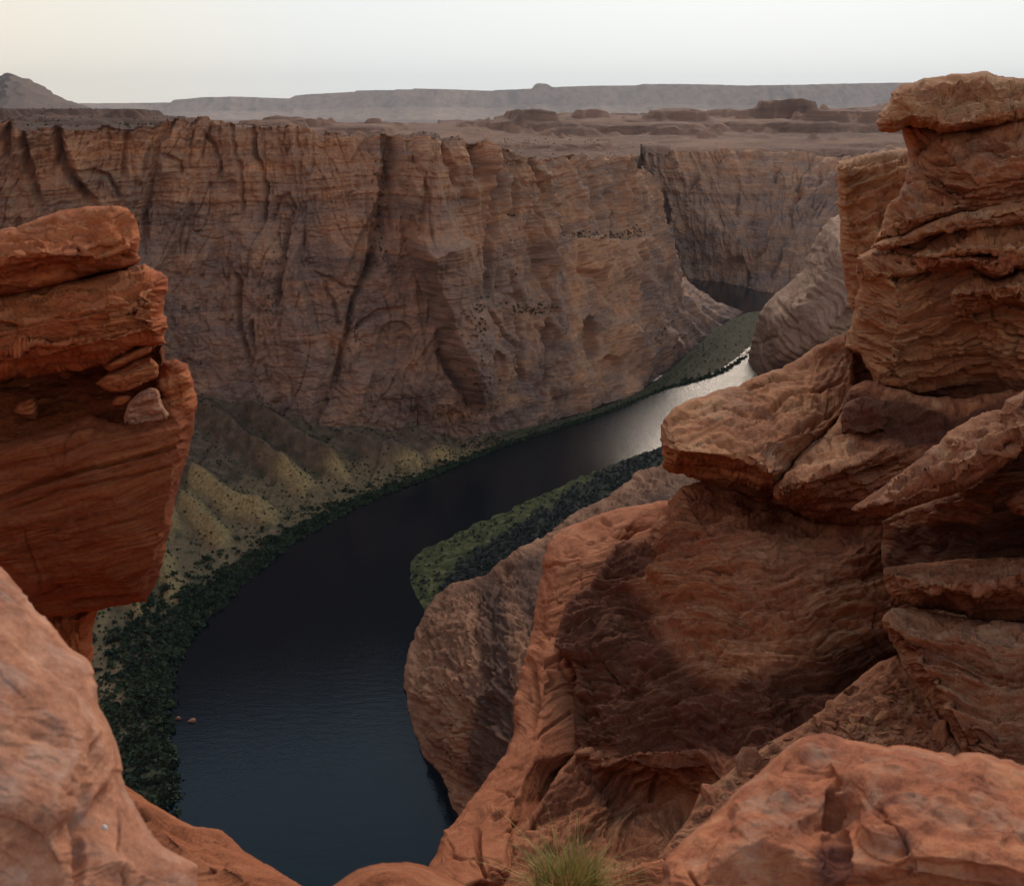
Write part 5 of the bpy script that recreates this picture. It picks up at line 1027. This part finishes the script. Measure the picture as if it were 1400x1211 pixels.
# dome of slickrock on the far side of the neck
DP = [(1017, 535, 0), (1022, 500, 0), (1028, 470, 20), (1034, 440, 48), (1046, 416, 70), (1062, 400, 85), (1080, 386, 100), (1096, 372, 112), (1104, 350, 130), (1114, 330, 145), (1124, 310, 160), (1134, 298, 170), (1150, 290, 175), (1200, 285, 180), (1300, 300, 175), (1300, 620, 20), (1017, 620, 0)]
def dY(px, py, Y): return float(Y/ray(px, py)[1])
dm = relief('rock_dome', [(a, b, dY(a, b, 1190-(c*.1))) for a, b, c in DP], ctrl=[(a, b, dY(a, b, Y)) for a, b, Y in [(1060, 440, 1090), (1090, 420, 1060), (1120, 370, 1070), (1140, 330, 1090), (1060, 490, 1060), (1120, 470, 1000), (1160, 420, 1000), (1220, 400, 980)]],
       edge=(26, 40), thick=80, blur=6, style=st(ST_N, n=(.45, -.2, .87), beds=[(22, 2, 70, .12), (7, .9, 40, .2), (2.5, .4, 18, .3)], warp=16, wl=80, fb=((4, 40, 4), (.8, 9, 3)), rg=((2, 30, 2),), plates=((.7, 22),), joints=((2.5, 40),), seed=77), mat=M_dome,
       cracks=[([(1104, 350), (1096, 372), (1075, 400)], 4, 6), ([(1060, 410), (1085, 440), (1090, 480)], 4, 4), ([(1036, 470), (1060, 460), (1075, 480)], 3, 3)])
tag(dm, kind='structure')

# ------------------------------------------------------------------ shrubs
def bush_np(r, n, leaf, sq=.75):
    """leaf cluster: n small quads through the volume of a lumpy crown of unit radius"""
    p = r.normal(size=(n, 3)); p /= np.linalg.norm(p, axis=1)[:, None]; p *= (r.random((n, 1))**.45)*(.75+.35*np.sin(p[:, :1]*4+r.uniform(0, 6))*np.cos(p[:, 1:2]*3)); p[:, 2] = p[:, 2]*sq+sq*.62
    d1 = r.normal(size=(n, 3)); d1 /= np.linalg.norm(d1, axis=1)[:, None]; d2 = np.cross(d1, r.normal(size=(n, 3))); d2 /= np.linalg.norm(d2, axis=1)[:, None]+1e-9
    s_ = leaf*r.uniform(.6, 1.3, (n, 1))
    V = np.stack([p-d1*s_, p+d2*s_*.6, p+d1*s_, p-d2*s_*.6], 1).reshape(-1, 3)
    return V, np.arange(4*n).reshape(-1, 4)
M_bush = plain_mat('dark_shrub', (.024, .032, .018), (.066, .066, .032), .25)
M_scrub = plain_mat('bank_scrub', (.016, .028, .018), (.050, .070, .032), .12)
M_sage = plain_mat('grey_scrub', (.028, .034, .034), (.055, .062, .056), .15)
def scatter(name, pts, sizes, mat, n, leaf, seed):
    r = np.random.default_rng(seed); VV = []; FF = []; o = 0
    protos = [bush_np(r, n, leaf) for _ in range(10)]
    for p, s_ in zip(pts, sizes):
        V, F = protos[r.integers(10)]; a = r.uniform(0, 6.3); c_, sn = math.cos(a), math.sin(a)
        W = V*s_*np.array([1, 1, r.uniform(.75, 1.15)]); W = np.stack([W[:, 0]*c_-W[:, 1]*sn, W[:, 0]*sn+W[:, 1]*c_, W[:, 2]], 1)+p
        VV.append(W); FF.append(F+o); o += len(V)
    return tag(link(name, mesh_np(name, np.concatenate(VV), np.concatenate(FF), smooth=False), mat), kind='stuff')
# belt along the left bank
r = np.random.default_rng(3); pts = []; sz = []
pxT, pyT = pix(TAL)
while len(pts) < 8000:
    i = r.integers(0, TAL.shape[0]); t = abs(r.normal())*.10
    px_ = pxT[i, 0]
    wid = np.interp(px_, [150, 240, 300, 400, 690, 800, 900, 1000], [1.9, 1.5, .95, .8, .9, 1.1, 1.0, .7])
    t = t*wid+.012
    j = int(t*TAL.shape[1])
    if j >= TAL.shape[1]-2 or px_ < 90: continue
    if t > .13*wid and r.random() < .72: continue
    p = TAL[i, j]; pts.append(p-np.array([0, 0, .2])); sz.append((.7+2.9*r.random()**2)*(1.25 if px_ < 330 else 1.0))
scatter('bank_scrub', pts, sz, M_scrub, 34, .34, 5)
# scrub on the inner bank
pts = []; sz = []
while len(pts) < 4200:
    i = r.integers(0, gx.shape[0]); j = r.integers(0, gx.shape[1])
    if sdb[i, j] < 2: continue
    g_ = green[i, j]
    if r.random() < g_*(.80 if fbm(np.array([gx[i, j]/9]), np.array([gy[i, j]/6]), np.array([3.]), 2)[0] > -.1 else .3): continue
    pts.append(P0[i, j]-np.array([0, 0, .2])); sz.append((.6+2.6*r.random()**2.2)*(1-.4*g_))
scatter('inner_bank_scrub', pts, sz, M_sage, 30, .34, 6)
# single shrubs dotted over the talus and on the ledges of the cliff
cand = []
for _ in range(60000):
    i = r.integers(0, TAL.shape[0]); j = r.integers(10, TAL.shape[1]-4)
    if pxT[i, j] < 120 or pxT[i, j] > 1040: continue
    if r.random() > .10+.9*TALG[i, j] and r.random() > .25: continue
    cand.append((TAL[i, j], r.uniform(.55, 1.7)))
    if len(cand) >= 1500: break
cand.sort(key=lambda c: -c[1]/np.linalg.norm(c[0]-np.array([0, 0, CAMZ])))
bms = []
for q in range(8):
    V, F = bush_np(np.random.default_rng(50+q), 46, .30); me = mesh_np('shrub', V, F, smooth=False); me.materials.append(M_bush); bms.append(me)
vis = 0; rest = []
for p, s_ in cand:
    if vis < 300:
        o = bpy.data.objects.new('shrub', bms[vis % 8]); C.objects.link(o); o.location = Vector(p)-Vector((0, 0, .15*s_)); o.scale = (s_, s_, s_*random.uniform(.8, 1.1)); o.rotation_euler = (0, 0, random.uniform(0, 6.3))
        tag(o, 'dark round shrub dotted on the yellow-brown slope under the cliff', 'shrub', 'shrubs dotted over the slope'); vis += 1
    else: rest.append((p, s_))
for _ in range(9000):
    i = r.integers(0, TAL.shape[0]); j = r.integers(14, int(TAL.shape[1]*.72))
    if pxT[i, j] < 100 or pxT[i, j] > 700 or TALCREST[i, j] > .12 or r.random() < .55: continue
    rest.append((TAL[i, j], r.uniform(.5, 1.5)))
    if len(rest) > 2600: break
scatter('small_shrubs', [p for p, s_ in rest], [s_ for p, s_ in rest], M_bush, 24, .36, 8)
# green growth on the benches of the wall
pts = []; sz = []; pw, qw = pix(WV)
for (x0, y0, rx, ry, n_) in [(862, 318, 16, 7, 60), (800, 321, 26, 4, 50), (830, 323, 30, 3, 40), (720, 422, 30, 7, 60), (655, 440, 14, 40, 60), (520, 300, 8, 60, 40), (480, 440, 12, 40, 40), (660, 520, 20, 20, 50), (900, 460, 20, 30, 40), (285, 555, 20, 10, 40), (620, 560, 40, 14, 50), (375, 400, 10, 60, 25), (700, 335, 10, 60, 25)]:
    for _ in range(n_):
        X_, Y_ = r.normal(x0, rx*.6), r.normal(y0, ry*.6)
        d2 = (pw-X_)**2+(qw-Y_)**2; k_ = np.unravel_index(np.argmin(d2), d2.shape)
        pts.append(WV[k_]-np.array([0, .4, .5])); sz.append(r.uniform(.7, 2.0))
scatter('ledge_growth', pts, sz, M_bush, 26, .34, 9)
# scrub on the flat top of the left rim
pts = []; sz = []
for _ in range(5000):
    i = r.integers(0, PLATEAU.shape[0]); j = r.integers(20, 140)
    p = PLATEAU[i, j]
    if PLATEAU[i, j, 1] < PLATEAU[i, 0, 1]+3: continue
    if p[1] > 2200 or cols[i] > 900: continue
    pts.append(p-np.array([0, 0, .2])); sz.append(r.uniform(.8, 1.8))
scatter('rim_scrub', pts, sz, M_bush, 16, .4, 10)
# growth in the streaks of the slickrock slope
sv_ = np.array([v_.co[:] for v_ in slick.data.vertices]); spx, spy = pix(sv_); pts = []; sz = []
ok = np.where((spx > 600) & (spx < 720) & (spy > 790) & (spy < 1085))[0]
while len(pts) < 420:
    k_ = ok[r.integers(0, len(ok))]; u_ = spx[k_]
    if min(abs(u_-(612+.02*(spy[k_]-800))), abs(u_-632), abs(u_-652), abs(u_-690)) > 9*abs(r.normal()): continue
    pts.append(sv_[k_]-np.array([0, 0, .1])); sz.append(r.uniform(.3, .95))
scatter('slope_scrub', pts, sz, M_bush, 20, .4, 12)
# two pale rocks standing in the river
for (px_, py_, s_, lab) in [(263, 986, 2.4, 'larger of two pale pink rocks standing in the dark river near the left bank'), (244, 983, 1.7, 'smaller pale pink rock in the river nearest the left bank scrub')]:
    me = stone_mesh('river_rock', int(px_), M_near, .7); o = bpy.data.objects.new('river_rock', me); C.objects.link(o); p = on_z(px_, py_, 0.0); o.location = p+np.array([0, 0, .25*s_]); o.scale = (s_, s_, s_); tag(o, lab, 'rock')
# ------------------------------------------------------------------ light, air, camera
SUN_EL, SUN_AZ = math.radians(27), math.radians(14)      # azimuth clockwise from +Y (view direction)
w = bpy.data.worlds.new('World'); bpy.context.scene.world = w; w.use_nodes = True
nt = w.node_tree; N = nt.nodes; L = nt.links; N.clear()
wo = N.new('ShaderNodeOutputWorld'); bg = N.new('ShaderNodeBackground'); bg.inputs['Strength'].default_value = .15
sky = N.new('ShaderNodeTexSky'); sky.sky_type = 'NISHITA'; sky.sun_disc = False; sky.sun_elevation = SUN_EL; sky.sun_rotation = SUN_AZ
sky.air_density = 1.0; sky.dust_density = 3.0; sky.ozone_density = 1.0
hs = N.new('ShaderNodeHueSaturation'); hs.inputs['Saturation'].default_value = .5
L.new(sky.outputs[0], hs.inputs['Color'])
# afterglow low on the left, pale veil elsewhere
tc = N.new('ShaderNodeTexCoord'); dp = N.new('ShaderNodeVectorMath'); dp.operation = 'DOT_PRODUCT'; dp.inputs[1].default_value = (-.60, .77, -.20); L.new(tc.outputs['Generated'], dp.inputs[0])
gl_ = N.new('ShaderNodeMapRange'); gl_.inputs[1].default_value = .82; gl_.inputs[2].default_value = .985; gl_.interpolation_type = 'SMOOTHSTEP'; L.new(dp.outputs['Value'], gl_.inputs[0])
sz_ = N.new('ShaderNodeSeparateXYZ'); L.new(tc.outputs['Generated'], sz_.inputs[0])
up_ = N.new('ShaderNodeMapRange'); up_.inputs[1].default_value = .12; up_.inputs[2].default_value = .8; up_.interpolation_type = 'SMOOTHSTEP'; L.new(sz_.outputs[2], up_.inputs[0])
veil = N.new('ShaderNodeMix'); veil.data_type = 'RGBA'; veil.inputs[6].default_value = (5.15, 5.3, 5.2, 1); veil.inputs[7].default_value = (1.6, 2.45, 3.4, 1); L.new(up_.outputs[0], veil.inputs[0])
bk_ = N.new('ShaderNodeVectorMath'); bk_.operation = 'DOT_PRODUCT'; bk_.inputs[1].default_value = (.80, .60, 0); L.new(tc.outputs['Generated'], bk_.inputs[0])
bm_ = N.new('ShaderNodeMapRange'); bm_.inputs[1].default_value = .05; bm_.inputs[2].default_value = -.85; bm_.interpolation_type = 'SMOOTHSTEP'; L.new(bk_.outputs['Value'], bm_.inputs[0])
vb_ = N.new('ShaderNodeMix'); vb_.data_type = 'RGBA'; vb_.inputs[7].default_value = (2.6, 2.3, 2.35, 1); L.new(veil.outputs[2], vb_.inputs[6]); L.new(bm_.outputs[0], vb_.inputs[0]); veil = vb_
veil2 = N.new('ShaderNodeMix'); veil2.data_type = 'RGBA'; veil2.inputs[7].default_value = (5.7, 5.15, 4.2, 1); L.new(veil.outputs[2], veil2.inputs[6]); L.new(gl_.outputs[0], veil2.inputs[0])
mx = N.new('ShaderNodeMix'); mx.data_type = 'RGBA'; mx.inputs[0].default_value = .97
L.new(hs.outputs[0], mx.inputs[6]); L.new(veil2.outputs[2], mx.inputs[7]); L.new(mx.outputs[2], bg.inputs['Color']); L.new(bg.outputs[0], wo.inputs[0])
sl = bpy.data.lights.new('sun', 'SUN'); sl.energy = 2.0; sl.angle = math.radians(26); sl.color = (1, .82, .66)
so = bpy.data.objects.new('sun', sl); C.objects.link(so)
dirv = Vector((math.sin(SUN_AZ)*math.cos(SUN_EL), math.cos(SUN_AZ)*math.cos(SUN_EL), math.sin(SUN_EL)))
so.rotation_euler = (-dirv).to_track_quat('-Z', 'Y').to_euler(); so.location = (0, -50, 400)
# air
M_air = bpy.data.materials.new('air'); nt, N, L = nodes(M_air)
o_ = N.new('ShaderNodeOutputMaterial'); pv = N.new('ShaderNodeVolumePrincipled'); pv.inputs['Density'].default_value = .000012; pv.inputs['Color'].default_value = (.86, .92, 1, 1); pv.inputs['Anisotropy'].default_value = 0
L.new(pv.outputs[0], o_.inputs['Volume'])
hx, hy0, hy1, hz0, hz1 = 45000, -400, 45000, -8, 1700
Vb = np.array([(a, b, c) for a in (-hx, hx) for b in (hy0, hy1) for c in (hz0, hz1)], float)
Fb = np.array([[0, 1, 3, 2], [4, 6, 7, 5], [0, 4, 5, 1], [2, 3, 7, 6], [0, 2, 6, 4], [1, 5, 7, 3]])
tag(link('haze', mesh_np('haze', Vb, Fb, smooth=False), M_air), kind='stuff')

cam = bpy.data.cameras.new('camera'); co = bpy.data.objects.new('camera', cam); C.objects.link(co)
co.location = (0, 0, CAMZ); co.rotation_euler = (math.radians(90)-PITCH, 0, 0)
cam.sensor_fit = 'HORIZONTAL'; cam.sensor_width = 36; cam.lens = 36*FPX/W0; cam.clip_start = .05; cam.clip_end = 90000
cam.dof.use_dof = True; cam.dof.focus_distance = 300; cam.dof.aperture_fstop = 5.6
sc = bpy.context.scene; sc.camera = co
sc.view_settings.view_transform = 'Standard'; sc.view_settings.look = 'None'; sc.view_settings.exposure = 0.25; sc.view_settings.gamma = 1
sc.render.engine = 'CYCLES'; sc.cycles.use_denoising = True; sc.cycles.max_bounces = 8; sc.cycles.diffuse_bounces = 3; sc.cycles.glossy_bounces = 3; sc.cycles.volume_bounces = 0
